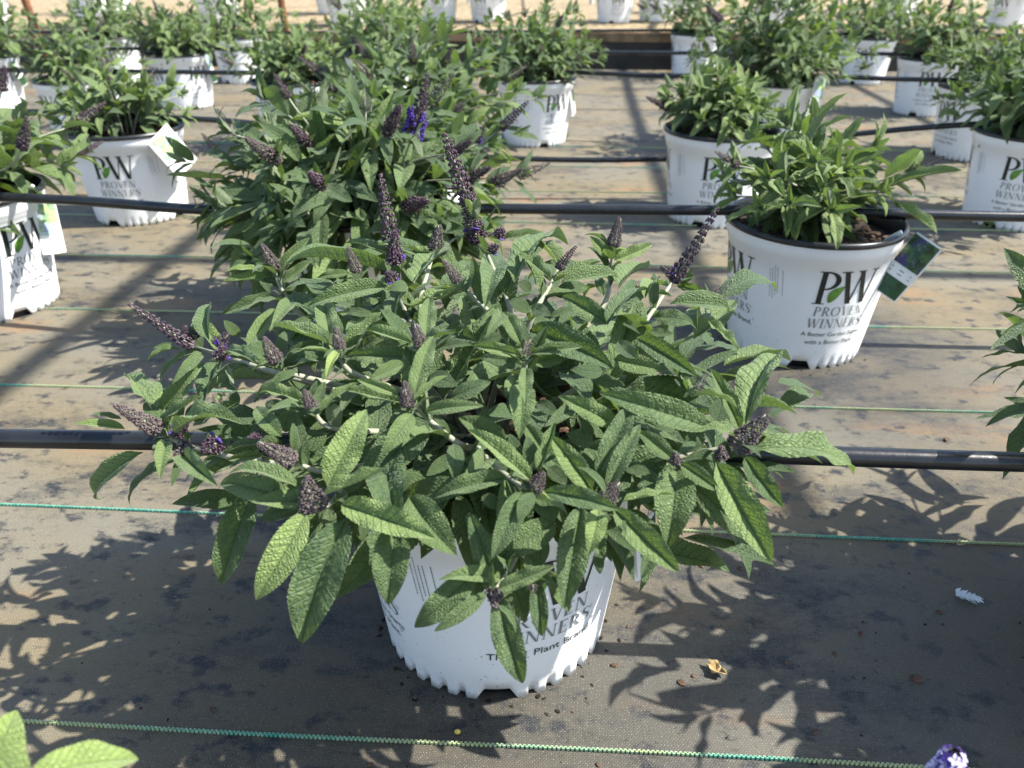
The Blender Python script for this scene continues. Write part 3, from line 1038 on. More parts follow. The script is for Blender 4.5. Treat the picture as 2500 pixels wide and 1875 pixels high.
# base x, base y, tip x, tip y, width, depth (1 = on the outer surface, less = further in), age
LEAVES = {
    'A': [(760, 1230, 455, 800, 200, 1, .3), (790, 1170, 1160, 690, 210, .97, .15), (790, 1250, 1150, 975, 100, 1.03, .3), (460, 1280, 0, 1245, 95, 1, .4), (430, 1190, 165, 1145, 60, .95, .3),
          (620, 1490, 158, 1917, 180, 1, .35), (840, 1390, 774, 1710, 170, 1.05, .35), (1090, 1220, 1500, 1030, 180, .95, .2), (930, 1340, 1520, 1240, 115, 1.02, .2), (980, 1500, 1294, 1795, 230, 1.04, .05),
          (970, 1540, 880, 1800, 95, .9, 0), (930, 1560, 461, 1940, 90, .88, 0), (1020, 1180, 1080, 1050, 80, .92, .3), (900, 1240, 990, 1090, 130, .94, .2), (1440, 1100, 1450, 925, 120, .9, .4),
          (1090, 520, 1200, 190, 110, 1, .3), (1220, 480, 1250, 165, 150, 1.02, .2), (1560, 540, 1810, 190, 170, 1.0, .3), (1160, 600, 890, 870, 130, 1.02, .2), (880, 510, 710, 555, 50, 1, .3),
          (950, 560, 660, 680, 45, 1, .1), (1380, 600, 1640, 690, 130, 1.03, .1), (1300, 680, 1150, 1060, 150, .93, 0), (1420, 740, 1450, 930, 70, .9, 0), (1850, 620, 1900, 400, 130, .98, .3),
          (2000, 760, 1790, 870, 90, 1.0, .1), (1500, 440, 1350, 300, 120, .92, .1), (1870, 1350, 1635, 1075, 200, 1.0, .25), (1900, 1310, 1985, 1060, 240, .94, .4), (1980, 1490, 1975, 1210, 85, 1.0, .4),
          (1860, 1400, 1350, 1480, 95, .98, .1), (1950, 1140, 1720, 1050, 150, .85, 0), (1720, 1510, 1380, 1560, 110, .9, .2), (1320, 1300, 1180, 1380, 90, .92, .5)],
    'B': [(650, 640, 85, 480, 230, 1.0, .15), (635, 530, 150, 410, 105, 1.04, .3), (830, 520, 1090, -10, 270, 1.03, .3), (810, 570, 1225, 405, 65, 1.06, .3), (920, 640, 1550, 865, 250, 1.05, .3),
          (690, 690, 345, 1285, 280, 1.06, .5), (960, 730, 655, 1580, 390, 1.03, .05), (330, 540, 115, 1185, 270, .95, 0), (1290, 760, 1240, 1320, 300, .98, 0), (680, 640, 380, 740, 150, .92, 0),
          (1380, 590, 1700, 985, 300, .97, .05), (1400, 30, 1205, 300, 165, 1.04, .4), (1510, 80, 1040, 500, 330, .90, 0), (1300, 560, 1400, 400, 130, .96, .3), (870, 720, 640, 1040, 160, .9, 0),
          (1060, 720, 1080, 900, 130, .85, 0), (940, 560, 1130, 380, 120, .9, .2), (700, 300, 790, 60, 170, .85, 0), (1000, 340, 1150, 200, 150, .82, 0), (560, 560, 400, 600, 110, .9, 0)],
    'C': [(1120, 1020, 610, 850, 120, 1.02, .35), (1130, 980, 1060, 635, 230, .98, .2), (1250, 1030, 1670, 735, 120, 1.0, .1), (1880, 1040, 1420, 890, 130, 1.0, .4), (1990, 970, 2025, 605, 200, .97, .35),
          (1890, 1490, 2060, 960, 210, 1.02, .35), (1880, 1540, 2180, 1305, 80, 1.05, .3), (1750, 1490, 1370, 1350, 125, 1.03, .35), (1780, 1560, 1240, 1430, 145, 1.0, .15), (1870, 1150, 1270, 1130, 200, .95, .1),
          (1800, 1210, 1480, 1360, 165, .98, .3), (620, 590, 150, 760, 140, 1.0, 0), (620, 440, 150, 470, 95, 1.0, .1), (620, 410, 460, 300, 115, 1.02, .6), (510, 370, 185, 370, 55, 1.02, .4),
          (660, 380, 950, 70, 120, .98, .3), (690, 480, 970, 265, 115, 1.0, .3), (780, 690, 590, 900, 150, 1.0, .2), (1640, 510, 920, 680, 200, 1.0, .1), (1300, 390, 1010, 430, 95, .95, .3),
          (1370, 370, 1510, 260, 140, .98, .3), (1070, 1050, 740, 1100, 150, .92, 0), (930, 1580, 470, 1450, 125, 1.0, .35), (1050, 1640, 1380, 1380, 90, 1.02, .2), (960, 1500, 1010, 1360, 70, 1.03, .5),
          (1040, 1540, 1000, 1330, 130, .95, .05), (1210, 1120, 1090, 1340, 95, 1.03, .9), (1180, 1080, 1070, 1150, 45, 1.03, .6), (1130, 1190, 1060, 1360, 140, .96, .3), (1870, 860, 1650, 880, 70, .97, .2),
          (1520, 770, 1230, 730, 100, .97, .35), (1800, 560, 1690, 840, 130, .9, 0), (1830, 520, 1650, 540, 140, 1.0, .3), (2010, 300, 1560, 150, 115, 1.0, .3), (1880, 480, 2215, 165, 115, 1.0, .2),
          (760, 1280, 600, 1385, 100, .97, .1), (1000, 1130, 780, 1250, 90, .94, .05), (1420, 1040, 1600, 990, 130, .9, 0), (1560, 640, 1390, 690, 90, .93, .2), (960, 810, 800, 830, 70, .9, .1)],
    'D': [(760, 380, 675, 725, 290, 1.02, .05), (510, 580, 660, 310, 110, .98, .2), (920, 420, 1180, 100, 270, .96, .2), (940, 470, 1400, 50, 180, .98, .05), (830, 90, 1240, 40, 100, 1.0, .15),
          (1330, 320, 1140, 120, 100, 1.0, .2), (1270, 450, 980, 220, 120, 1.02, .3), (1360, 480, 1900, 400, 145, 1.0, .2), (1810, 260, 1620, 60, 130, 1.0, .4), (1840, 280, 2190, 130, 140, 1.02, .6),
          (2050, 540, 1800, 800, 250, 1.0, .05), (1780, 860, 2150, 540, 120, 1.02, .0), (1790, 850, 1370, 590, 240, .97, .05), (1750, 600, 1690, 430, 115, .95, .1), (1880, 520, 2160, 370, 100, .98, .2),
          (830, 760, 690, 965, 160, 1.02, .15), (790, 760, 615, 880, 130, .99, .2), (1000, 1030, 840, 730, 190, 1.0, .05), (1070, 1020, 1000, 810, 90, 1.02, .5), (1010, 1140, 560, 1040, 135, 1.02, .35),
          (1100, 1120, 1560, 1060, 125, 1.03, .3), (1080, 910, 1830, 1230, 350, .96, 0), (1010, 1220, 635, 1150, 200, .96, .05), (1100, 1200, 1450, 1130, 200, .92, 0), (1050, 1250, 1040, 1560, 165, 1.04, .3),
          (1000, 1400, 990, 1878, 290, .97, .15), (1740, 1280, 1460, 1260, 170, .97, .15), (230, 1070, 560, 1030, 95, 1.0, .3), (180, 1330, 420, 1400, 200, .97, .05), (370, 1520, 730, 1370, 190, .98, .1),
          (140, 1640, 670, 1590, 160, 1.02, .15), (1270, 780, 1480, 700, 85, .97, .2), (1110, 690, 1270, 770, 155, 1.0, .2), (1080, 740, 890, 640, 145, .97, 0), (1880, 1010, 2060, 1150, 150, 1.0, .3),
          (1090, 560, 980, 470, 130, .9, 0), (560, 560, 110, 600, 130, .88, 0), (330, 900, 600, 1010, 260, .85, 0), (1300, 600, 1600, 520, 190, .88, 0), (1640, 1330, 1940, 1400, 150, .87, 0), (640, 1010, 860, 940, 130, .9, .2)],
    'E': [(1870, 330, 1340, 60, 230, .98, .2), (1100, 830, 530, 350, 190, 1.03, .35), (1160, 750, 1320, 290, 130, 1.05, .2), (1100, 720, 1060, 420, 180, 1.0, .1), (1250, 620, 1020, 290, 200, .97, .3),
          (1640, 920, 1260, 410, 260, 1.0, .35), (1780, 900, 2080, 300, 200, 1.03, .15), (1680, 790, 2010, 120, 260, 1.0, 0), (1760, 940, 1530, 690, 75, 1.05, .2), (1210, 920, 1890, 1090, 220, 1.06, .15),
          (1110, 930, 980, 1190, 180, 1.07, .6), (1010, 920, 740, 1530, 270, 1.04, .1), (880, 800, 200, 970, 200, 1.0, .1), (1700, 1080, 1610, 1490, 230, 1.06, .5), (1920, 1010, 2400, 940, 75, 1.04, .3),
          (400, 490, 410, 820, 200, .97, .15), (870, 470, 440, 250, 240, .9, 0), (1000, 620, 900, 400, 150, .87, 0), (1310, 1200, 800, 1520, 330, .96, 0), (1750, 1230, 2050, 1470, 140, .97, 0),
          (1650, 480, 1410, 400, 210, .92, 0), (1500, 130, 1210, 340, 150, .98, .15), (1650, 420, 1500, 230, 120, .94, .4), (1250, 700, 1420, 840, 170, .93, .1), (1930, 700, 2170, 760, 150, .95, 0),
          (1200, 900, 1300, 1200, 320, .93, 0), (650, 960, 900, 1100, 160, .9, 0), (400, 600, 150, 780, 160, .85, 0), (700, 700, 480, 620, 150, .84, 0), (1150, 120, 1350, 240, 150, .86, .1), (520, 1120, 640, 1290, 140, .92, .1)],
    'F': [(870, 890, 1445, 930, 185, 1.0, .2), (940, 720, 1210, 800, 105, .98, .2), (750, 700, 650, 860, 140, 1.02, .3), (770, 790, 885, 825, 65, 1.02, .4), (720, 1010, 1080, 1060, 200, .94, 0),
          (1230, 970, 1120, 1125, 85, .95, 0), (1210, 1050, 1490, 1300, 95, 1.0, .4), (580, 1200, 1115, 1535, 225, 1.0, .1), (690, 1140, 900, 1160, 100, .97, .2), (400, 1230, 580, 1390, 155, 1.02, .4),
          (360, 1390, 805, 1490, 220, .95, .1), (820, 1360, 950, 1550, 110, .93, .2), (1080, 1640, 940, 1510, 170, .98, .1), (440, 1050, 590, 1150, 85, .99, .1), (1000, 690, 1060, 570, 120, .95, .2), (600, 1060, 700, 1070, 50, 1, .9)],
    'G': [(1020, 650, 810, 220, 135, 1.02, .25), (1060, 620, 1350, 105, 240, 1.0, .25), (980, 710, 700, 660, 80, 1.05, .3), (1110, 790, 1820, 965, 185, 1.02, .25), (1050, 840, 1320, 1200, 190, 1.05, .15),
          (850, 880, 1245, 1580, 300, 1.04, .25), (1190, 600, 1305, 500, 60, .98, .3), (800, 640, 35, 400, 235, 1.0, .2), (540, 850, 300, 655, 155, 1.0, 0), (600, 890, 880, 1085, 145, 1.02, 0),
          (580, 930, 520, 1475, 340, .96, 0), (690, 1040, 1080, 1420, 230, .92, .1), (130, 1200, 600, 1650, 235, 1.03, .15), (470, 1400, 330, 1695, 150, .93, 0), (690, 460, 630, 250, 170, .97, .1),
          (860, 600, 900, 430, 180, .93, .15), (600, 600, 430, 640, 130, .9, .2), (700, 740, 580, 820, 80, .97, .1), (760, 760, 700, 650, 60, .96, .4), (640, 870, 830, 800, 90, .95, .3), (420, 1000, 330, 1180, 200, .9, .2)],
    'H': [(830, 700, 650, 175, 235, .98, 0), (710, 640, 200, 1105, 280, 1.0, .05), (790, 820, 365, 1135, 155, 1.05, .3), (880, 830, 1090, 1575, 300, 1.04, 0), (880, 790, 1345, 600, 165, 1.06, .1),
          (880, 920, 1035, 1140, 65, 1.09, .2), (840, 800, 835, 575, 60, 1.08, .2), (1200, 720, 1240, 1180, 180, .97, 0), (1280, 640, 1460, 980, 180, .95, .05), (1190, 750, 1300, 720, 55, 1.0, .1),
          (1560, 110, 1420, 950, 330, 1.02, .05), (960, 650, 1100, 1060, 250, .95, 0), (1150, 860, 1140, 960, 70, .96, .1), (1240, 350, 1200, 640, 170, .93, 0), (1680, 500, 1710, 670, 110, .92, 0), (1120, 520, 1130, 650, 90, .97, .2)],
}
# tip x, tip y, base x, base y, width, kind
SPIKES = [('A', 370, 1050, 780, 1300, 150, 'grey'), ('A', 480, 150, 1080, 545, 130, 'loose'), ('A', 1255, 970, 1300, 1060, 75, 'small'), ('A', 1660, 1390, 1990, 1580, 160, 'grey'), ('A', 1150, 1500, 1300, 1400, 170, 'ball'),
          ('A', 1050, 1230, 900, 1330, 110, 'ball'), ('A', 1000, 340, 1090, 480, 110, 'purple'), ('A', 1400, 420, 1280, 540, 130, 'purple'), ('A', 1330, 530, 1320, 640, 120, 'ball'), ('A', 900, 1520, 1040, 1430, 150, 'ball'),
          ('A', 1690, 460, 1830, 680, 130, 'grey'), ('A', 1560, 1350, 1690, 1330, 70, 'ball'), ('C', 505, 135, 650, 370, 115, 'grey'), ('C', 1265, 165, 1375, 385, 95, 'grey'), ('C', 1185, 875, 1215, 1080, 105, 'grey'),
          ('C', 1885, 845, 1955, 1070, 115, 'grey'), ('C', 1785, 1365, 1840, 1600, 125, 'grey'), ('C', 905, 1440, 965, 1610, 115, 'grey'), ('D', 310, 265, 440, 475, 95, 'grey'), ('D', 1495, 140, 1335, 360, 105, 'loose'),
          ('F', 430, 115, 355, 375, 115, 'grey'), ('D', 1065, 1010, 1045, 1130, 85, 'small'), ('F', 1305, 5, 900, 700, 150, 'loose'), ('F', 790, 540, 900, 640, 90, 'purple'), ('F', 1425, 680, 1280, 820, 70, 'small'), ('F', 560, 750, 700, 700, 75, 'loose'),
          ('F', 1205, 1505, 1105, 1660, 90, 'small'), ('G', 1205, 540, 985, 795, 165, 'grey'), ('E', 1225, 755, 1110, 905, 150, 'grey'), ('E', 1895, 835, 1760, 1010, 150, 'grey'), ('B', 670, 450, 745, 695, 180, 'grey'),
          ('H', 850, 950, 850, 790, 120, 'ball'), ('H', 1165, 830, 1165, 750, 75, 'small'), ('S', 1085, 322, 1145, 500, 55, 'loose'), ('S', 926, 422, 958, 600, 48, 'loose'), ('C', 2105, -45, 2075, 200, 125, 'grey'),
          ('D', 590, 150, 600, 20, 170, 'ball'), ('D', 790, 130, 730, 190, 90, 'ball'), ('D', 830, -20, 800, 60, 110, 'ball'), ('C', 1700, 190, 1720, 300, 140, 'ball'), ('C', 1640, 370, 1690, 450, 110, 'ball'),
          ('G', 880, 770, 890, 850, 90, 'ball'), ('G', 570, 810, 575, 890, 75, 'ball'), ('S', 958, 562, 966, 640, 34, 'ball'), ('S', 1130, 480, 1160, 560, 52, 'loose')]
# visible runs of bare stem, outermost point first
STEMS = [('A', [(1060, 540), (1180, 570), (1400, 640), (1660, 730), (2010, 830)], 1.0), ('A', [(780, 1300), (880, 1380), (1100, 1450), (1440, 1545), (2000, 1640)], 1.0), ('C', [(640, 380), (640, 440), (700, 560), (770, 660), (870, 820)], 1.0),
         ('F', [(930, 640), (860, 740), (640, 1060), (560, 1180), (370, 1380), (100, 1660)], 1.0), ('E', [(1090, 900), (1000, 880), (860, 765), (650, 590), (560, 480)], 1.0), ('E', [(10, 90), (60, 170), (230, 330), (400, 470), (560, 560)], .95),
         ('G', [(1000, 770), (830, 790), (600, 850), (360, 910), (200, 960)], .99), ('S', [(1145, 495), (1165, 560), (1200, 650), (1235, 720), (1260, 800)], .97), ('D', [(1340, 350), (1260, 520), (1180, 650), (1060, 850)], 1.0),
         ('D', [(430, 470), (520, 560), (700, 740), (860, 890)], .98), ('D', [(1830, 200), (1820, 300), (1805, 420), (1790, 560), (1740, 760)], .99), ('C', [(2075, 190), (2040, 260), (1960, 560), (1900, 760)], .98),
         ('C', [(1720, 290), (1740, 400), (1760, 560), (1800, 800)], .96), ('C', [(1215, 1070), (1210, 1160), (1270, 1240), (1370, 1350)], .98), ('C', [(1850, 1040), (1840, 1140), (1850, 1250)], .95), ('D', [(1045, 1120), (1045, 1250), (1010, 1330)], .98),
         ('E', [(1770, 1000), (1800, 1100), (1700, 1060)], 1.0), ('B', [(745, 690), (850, 640), (930, 560), (960, 400)], .99), ('A', [(1990, 1580), (2150, 1640), (2300, 1700)], .98), ('C', [(965, 1600), (1040, 1720), (1150, 1850)], .96),
         ('H', [(855, 800), (940, 700), (1010, 560), (1060, 400)], 1.0), ('A', [(1830, 680), (1870, 740), (1930, 800)], .98), ('S', [(958, 590), (962, 640), (975, 720), (1000, 800)], .95)]


def build_main():
    P = Plant(main, True)
    for key, rows in LEAVES.items():
        ox, oy, s = ZOOM[key]
        for (bx, by, tx, ty, w, k, age) in rows:
            kk = k + random.uniform(-0.012, 0.012)
            bpx, tpx = (ox + bx / s, oy + by / s), (ox + tx / s, oy + ty / s)
            B, T = dome(*bpx, kk * 0.97), dome(*tpx, kk)
            L = (T - B).length
            mid = (B + T) / 2
            wm = metres(w / s, mid)
            view = (CAM - mid).normalized()
            n0 = Vector(((mid.x - DC.x) / DR.x ** 2, (mid.y - DC.y) / DR.y ** 2, (mid.z - DC.z) / DR.z ** 2)).normalized()
            Y = (T - B).normalized()
            want = max(wm, 0.30 * L)
            ratio = min(1.0, wm / want / 0.97)
            # roll the blade about its midrib until it shows the width it has in the photograph
            best, bn = 9, None
            pref = (n0 * 0.5 + Vector((0, 0, 0.8)) + view * 0.25).normalized()
            for q in range(48):
                N = Matrix.Rotation(q * math.pi / 24, 3, Y) @ (pref - Y * pref.dot(Y)).normalized()
                vis = view - Y * view.dot(Y)
                sin_v = vis.length
                c = N.dot(view) / max(sin_v, 0.2)
                cost = abs(abs(c) - ratio) * 1.4 + 0.55 * (1 - N.dot(pref)) + (0.6 if c < 0.05 else 0)
                if cost < best: best, bn = cost, N
            P.leaf(B, T, want * 1.04, bn, age + random.uniform(-0.05, 0.1), 3.0)
    soil = Vector((MX, MY, 0.2))
    for key, pts, k in STEMS:
        ox, oy, s = ZOOM[key]
        run = [dome(ox + x / s, oy + y / s, (k - 0.03) * (1 - 0.05 * i)) for i, (x, y) in enumerate(pts)]
        end = soil + Vector((random.uniform(-.03, .03), random.uniform(-.03, .03), 0))
        m = run[-1].lerp(end, 0.55) + Vector((0, 0, 0.015))
        run = spline(run + [m, end], 4)
        for _ in range(10):
            run = [run[0]] + [run[i - 1] * 0.25 + run[i] * 0.5 + run[i + 1] * 0.25 for i in range(1, len(run) - 1)] + [run[-1]]
        P.stem(run, 0.00135, 0.0032, 7)
        m2 = int(len(run) * 0.62)
        for q, i in enumerate(range(3, m2, 4)):
            d = (run[i - 1] - run[i + 1]).normalized()
            sd = d.cross(Vector((0.1, 0.2, 1))).normalized(); up = sd.cross(d)
            an = q * math.pi / 2 + random.uniform(-0.4, 0.4) + 0.5
            for sg in (1, -1):
                v = (sd * math.cos(an) + up * math.sin(an)) * sg
                dv = (v + d * random.uniform(0.5, 1.0) + Vector((0, 0, -0.15))).normalized()
                z = random.uniform(0.024, 0.050)
                P.leaf(run[i] + v * 0.0015, run[i] + dv * z, z * random.uniform(0.32, 0.42), Vector((0, 0, 1)) + d * 0.5 + (CAM - run[i]).normalized() * 0.3, random.uniform(0.05, 0.35), 2.0)
                dv = (v * 0.7 + d * 1.2).normalized()
                P.leaf(run[i] + v * 0.0015, run[i] + dv * 0.018, 0.007, up - v, random.uniform(0.4, 0.8), 3.0)
    for i, (key, tx, ty, bx, by, w, kind) in enumerate(SPIKES):
        ox, oy, s = ZOOM[key]
        B = dome(ox + bx / s, oy + by / s, 1.0)
        px_len = math.hypot(tx - bx, ty - by) / s
        # the spike points outwards and up: find the depth that gives it a natural length
        r = ray(ox + tx / s, oy + ty / s)
        T = CAM + r * ((B - CAM).dot(r) / r.dot(r))
        if kind == 'ball' or (key, tx) == ('H', 850):
            T = T + (CAM - T).normalized() * 0.006
        wm = metres(w / s, B)
        if kind in ('grey', 'small') and (key, tx) != ('B', 670):
            d = (T - B).normalized()
            sd = d.cross(Vector((0.3, 0.1, 1))).normalized(); up = sd.cross(d)
            for q in range(5):
                an = q * 1.257 + i
                v = sd * math.cos(an) + up * math.sin(an)
                z = random.uniform(0.016, 0.034)
                if v.dot((CAM - B).normalized()) > 0.35: continue
                P.leaf(B - d * 0.006, B - d * 0.006 + (v * random.uniform(0.9, 1.3) + d * 0.35).normalized() * z, z * random.uniform(0.28, 0.36), d - v * 0.5 + Vector((0, 0, 0.3)), random.uniform(0.3, 0.7), 3.0)
        P.spike(B, T, wm * (0.86 if kind == 'loose' else 1.14), kind, 1 if (kind == 'ball' and key in 'CDA' and i % 3) else None)
    # leaves further in, seen through the gaps
    rnd = random.Random(5)
    for k in range(45):                       # low leaves that close over the rim in front
        az = rnd.uniform(-2.9, -0.25)
        B = DC + Vector((math.cos(az) * rnd.uniform(0.05, 0.13), math.sin(az) * rnd.uniform(0.05, 0.13), rnd.uniform(0.04, 0.09)))
        d = Vector((math.cos(az) + rnd.uniform(-.5, .5), math.sin(az) + rnd.uniform(-.5, .5), rnd.uniform(-0.3, 0.2))).normalized()
        z = rnd.uniform(0.06, 0.095)
        T = B + d * z
        T.z = max(T.z, 0.225)
        P.leaf(B, T, z * rnd.uniform(0.36, 0.44), Vector((rnd.uniform(-.3, .3), -0.35, 0.9)), 0.0, 1.2)
    for k in range(290):
        az, ct = rnd.uniform(0, 6.283), rnd.uniform(-0.10, 1.0)
        st = math.sqrt(max(0, 1 - ct * ct))
        n0 = Vector((math.cos(az) * st, math.sin(az) * st, ct))
        f = rnd.uniform(0.30, 0.68) if n0.y < 0.25 else rnd.uniform(0.40, 0.90)
        B = DC + Vector((n0.x * DR.x, n0.y * DR.y, n0.z * DR.z)) * f + Vector((0, 0, 0.02))
        d = (Vector((n0.x, n0.y, 0.15)) + Vector((rnd.uniform(-.9, .9), rnd.uniform(-.9, .9), rnd.uniform(-.6, .4)))).normalized()
        z = rnd.uniform(0.05, 0.095)
        T = B + d * z
        for q in (B, T):
            if (q - DC).xy.length < 0.155 and q.z < 0.225: q.z = 0.225 + rnd.uniform(0, .02)
        P.leaf(B, T, z * rnd.uniform(0.33, 0.42), n0 * 0.5 + Vector((rnd.uniform(-.3, .3), rnd.uniform(-.3, .3), 0.8)), rnd.uniform(0, .15), 1.0)
    P.finish(300)


build_main()

# ------------------------------------------------------------------ the other pots
# second row
POTS = {}


def add(key, x, y, label, face, R, H, n, ll, seed, z=0.0, **kw):
    r = potted(x, y, label, face, z, kw.pop('letters', True))
    POTS[key] = r
    bush(r, R, H, n, ll, seed, **kw)
    return r


add('mid', -0.27, 1.34, "wide dense bush with purple blooms directly behind the big front plant", 30, 0.285, 0.205, 54, 0.105, 21, hi=True, spikes=0.22, inner=110, pairs=5, young=0.5, low=-0.2, skirt=85)
add('left_front', -1.03, 1.42, "bush cut by the left edge, its white pot marked with a large letter W", 38, 0.25, 0.15, 20, 0.11, 22, hi=True, spikes=0.3, pairs=5, young=0.3)
add('behind_mid', -0.24, 2.0, "tall pale bush rising behind the dense bush with the violet flower spike", 10, 0.29, 0.24, 48, 0.10, 25, spikes=0.2, pairs=5, inner=80, young=0.5, low=-0.05)
add('left_pot', -0.99, 2.03, "low bush in a white pot carrying a large square picture tag on its rim", -21, 0.18, 0.155, 24, 0.085, 26, spikes=0.15, pairs=5, young=0.5, inner=20, skip=lambda q: q.x > -0.95 and q.y < 2.0)
add('upper_right', 0.53, 2.01, "short sparse bush up and left of the pot with the dark green tag", 6, 0.155, 0.165, 24, 0.085, 27, spikes=0.1, pairs=5, low=0.15, young=0.6, lean=(-0.04, 0))
add('far_right', 1.31, 1.98, "full bush at the right edge, its pot showing a panel of fine print", 0, 0.25, 0.25, 38, 0.092, 28, spikes=0.15, pairs=5, inner=50, young=0.35)
add('off_right', 0.69, 0.548, "bush mostly out of the picture at the right edge, throwing the spiky shadow", 40, 0.275, 0.225, 40, 0.105, 29, hi=True, spikes=0.0, pairs=5, inner=110, low=-0.12, young=0.4, skip=lambda q: q.x < 0.50 and q.z < 0.30)
# fourth row
add('r4a', -1.55, 2.92, "grey green bush in the half hidden pot behind the pot with the square tag", 25, 0.21, 0.18, 24, 0.08, 31, pairs=5, young=0.4, inner=20)
add('r4b', -0.77, 2.87, "bush in a white pot seen over the left shoulder of the dense purple bush", -40, 0.21, 0.21, 26, 0.08, 32, pairs=5, young=0.45, inner=20)
add('r4c', 0.085, 2.95, "bush in the lone white pot in the middle gap, two logos showing", 38, 0.26, 0.27, 36, 0.085, 33, pairs=5, inner=50, spikes=0.25, young=0.4)
add('r4d', 0.93, 2.85, "tall bush with a dark purple spike above the short sparse bush", 70, 0.33, 0.35, 48, 0.095, 34, pairs=5, inner=80, spikes=0.2, young=0.4, lean=(-0.08, 0))
add('r4e', 1.58, 2.72, "bush half hidden behind the full bush at the right edge", -45, 0.20, 0.19, 22, 0.08, 35, pairs=5, young=0.4)
# fifth row
add('r5a', -2.3, 3.6, "bush in the white pot at the far left edge, print catching the sun", 30, 0.29, 0.26, 30, 0.09, 41, pairs=5, spikes=0.1, young=0.4, inner=30)
add('r5b', -1.49, 3.71, "bush in the white pot with a folded tag, left of the rusty stake", 35, 0.27, 0.21, 28, 0.085, 42, pairs=5, spikes=0.1, young=0.45, inner=30)
add('r5c', -0.59, 3.65, "bush whose pot shows only its rim above the pale bush behind the dense one", 15, 0.29, 0.25, 32, 0.085, 43, pairs=5, spikes=0.1, young=0.4, inner=30)
add('r5d', 1.8, 3.54, "bush in the white pot near the right edge with sun on its lower words", 5, 0.24, 0.27, 30, 0.085, 44, pairs=5, spikes=0.1, young=0.45, inner=30)
# sixth row
add('r6a', -2.15, 4.5, "distant bush between the two leftmost white pots of the nearer row", 0, 0.29, 0.25, 26, 0.09, 51, pairs=4, spikes=0.1, young=0.4, inner=30)
add('r6b', -1.47, 4.5, "distant bush in the pot to the left below the middle rusty stake", -30, 0.30, 0.27, 26, 0.09, 52, pairs=4, spikes=0.1, young=0.4, inner=30)
add('r6c', -0.66, 4.6, "distant bush to the right of the middle rusty stake in front of the black curb", 40, 0.30, 0.26, 28, 0.09, 53, pairs=4, spikes=0.1, young=0.4, inner=30)
add('r6d', 1.03, 4.7, "distant bush in the pot that ends the black curb at the right", 10, 0.31, 0.30, 28, 0.09, 54, pairs=4, spikes=0.2, young=0.4, inner=30)
add('r6e', 1.9, 4.47, "distant bush in the white pot with a ragged foot left of the sunlit one", 0, 0.31, 0.32, 30, 0.09, 55, pairs=4, spikes=0.1, young=0.4, inner=40)
# beyond the black curb, on the raised wood-chip bed
FAR = [(-3.5, 5.7, "bush on the chip bed at the top left corner"), (-2.75, 5.6, "bush on the chip bed behind the left rusty stake"), (-1.95, 5.65, "bush on the chip bed between the two rusty stakes"), (-1.1, 5.7, "bush on the chip bed just right of the middle rusty stake"),
       (-0.52, 6.1, "pot on the chip bed left of the gap over the lone pot"), (-0.17, 6.05, "pot on the chip bed straight behind the lone middle pot"), (0.72, 6.0, "pot on the chip bed showing a small logo over the black curb"), (1.03, 6.1, "pot on the chip bed beside the one with a small logo"),
       (1.75, 5.7, "bush on the chip bed above the tall bush with the purple spike"), (2.5, 5.6, "bush on the chip bed near the top right"), (3.25, 5.6, "bush on the chip bed at the top right corner")]
FAR += [(-4.3, 6.6, "bush at the back of the chip bed, second from its left end"), (-3.2, 6.9, "bush at the back of the chip bed behind the left stake"), (-2.3, 6.8, "bush at the back of the chip bed between both stakes"), (-1.45, 6.9, "bush at the back of the chip bed behind the middle stake"),
        (1.4, 7.0, "bush at the back of the chip bed right of the gap"), (2.2, 6.8, "bush at the back of the chip bed, middle of its right half"), (3.1, 6.8, "bush at the back of the chip bed toward the right corner"), (4.0, 6.6, "bush at the back of the chip bed in the right corner")]
for i, (x, y, lab) in enumerate(FAR):
    add('far%d' % i, x, y, lab, (i * 37) % 60 - 30, 0.40, 0.42, 32, 0.10, 60 + i, z=0.19, pairs=4, spikes=0.0, stems=False, young=0.4, inner=30)

# the pot standing clear at right: a few strong shoots set from the photograph
right = potted(0.505, 1.256, "small pale bush in the clean white pot with the dark green tag", 31)
POTS['right'] = right


def build_right():
    rnd = random.Random(77)
    P = Plant(right, True)
    o = P.o + Vector((-0.01, 0, 0.203))
    for (x, y, d, pairs, ll, sp) in [(1925, 310, 1.26, 6, 0.105, None), (1990, 300, 1.31, 6, 0.10, None), (1800, 405, 1.18, 5, 0.085, 'small'), (2120, 370, 1.25, 5, 0.095, None), (2215, 425, 1.22, 5, 0.088, 'small'),
                                     (1880, 440, 1.14, 5, 0.095, None), (2060, 420, 1.15, 5, 0.095, None), (1960, 400, 1.32, 5, 0.10, None), (1845, 340, 1.33, 5, 0.085, None), (2010, 470, 1.13, 4, 0.085, None),
                                     (2150, 470, 1.17, 4, 0.075, None), (1800, 480, 1.20, 4, 0.085, None), (1780, 440, 1.27, 5, 0.085, None), (1860, 510, 1.12, 4, 0.09, None), (2030, 515, 1.11, 4, 0.085, None), (2110, 450, 1.27, 5, 0.085, None), (1990, 400, 1.16, 5, 0.095, None), (1930, 500, 1.12, 4, 0.085, None), (2060, 350, 1.32, 5, 0.09, None)]:
        shoot(P, o + Vector((rnd.uniform(-.02, .02), rnd.uniform(-.02, .02), 0)), at_y(x, y, d), ll, rnd, pairs, sp, 0.0026, 0.18, True, 0.6, 1.05, 0.5)
    # the two long blades that reach past the rim
    P.leaf(at_y(2175, 455, 1.22), at_y(2350, 420, 1.17), 0.032, Vector((0.1, -0.3, 1)), 0.4, 3)
    P.leaf(at_y(2180, 495, 1.2), at_y(2290, 565, 1.12), 0.036, Vector((0.2, -0.5, 1)), 0.5, 3)
    P.finish(300)


build_right()

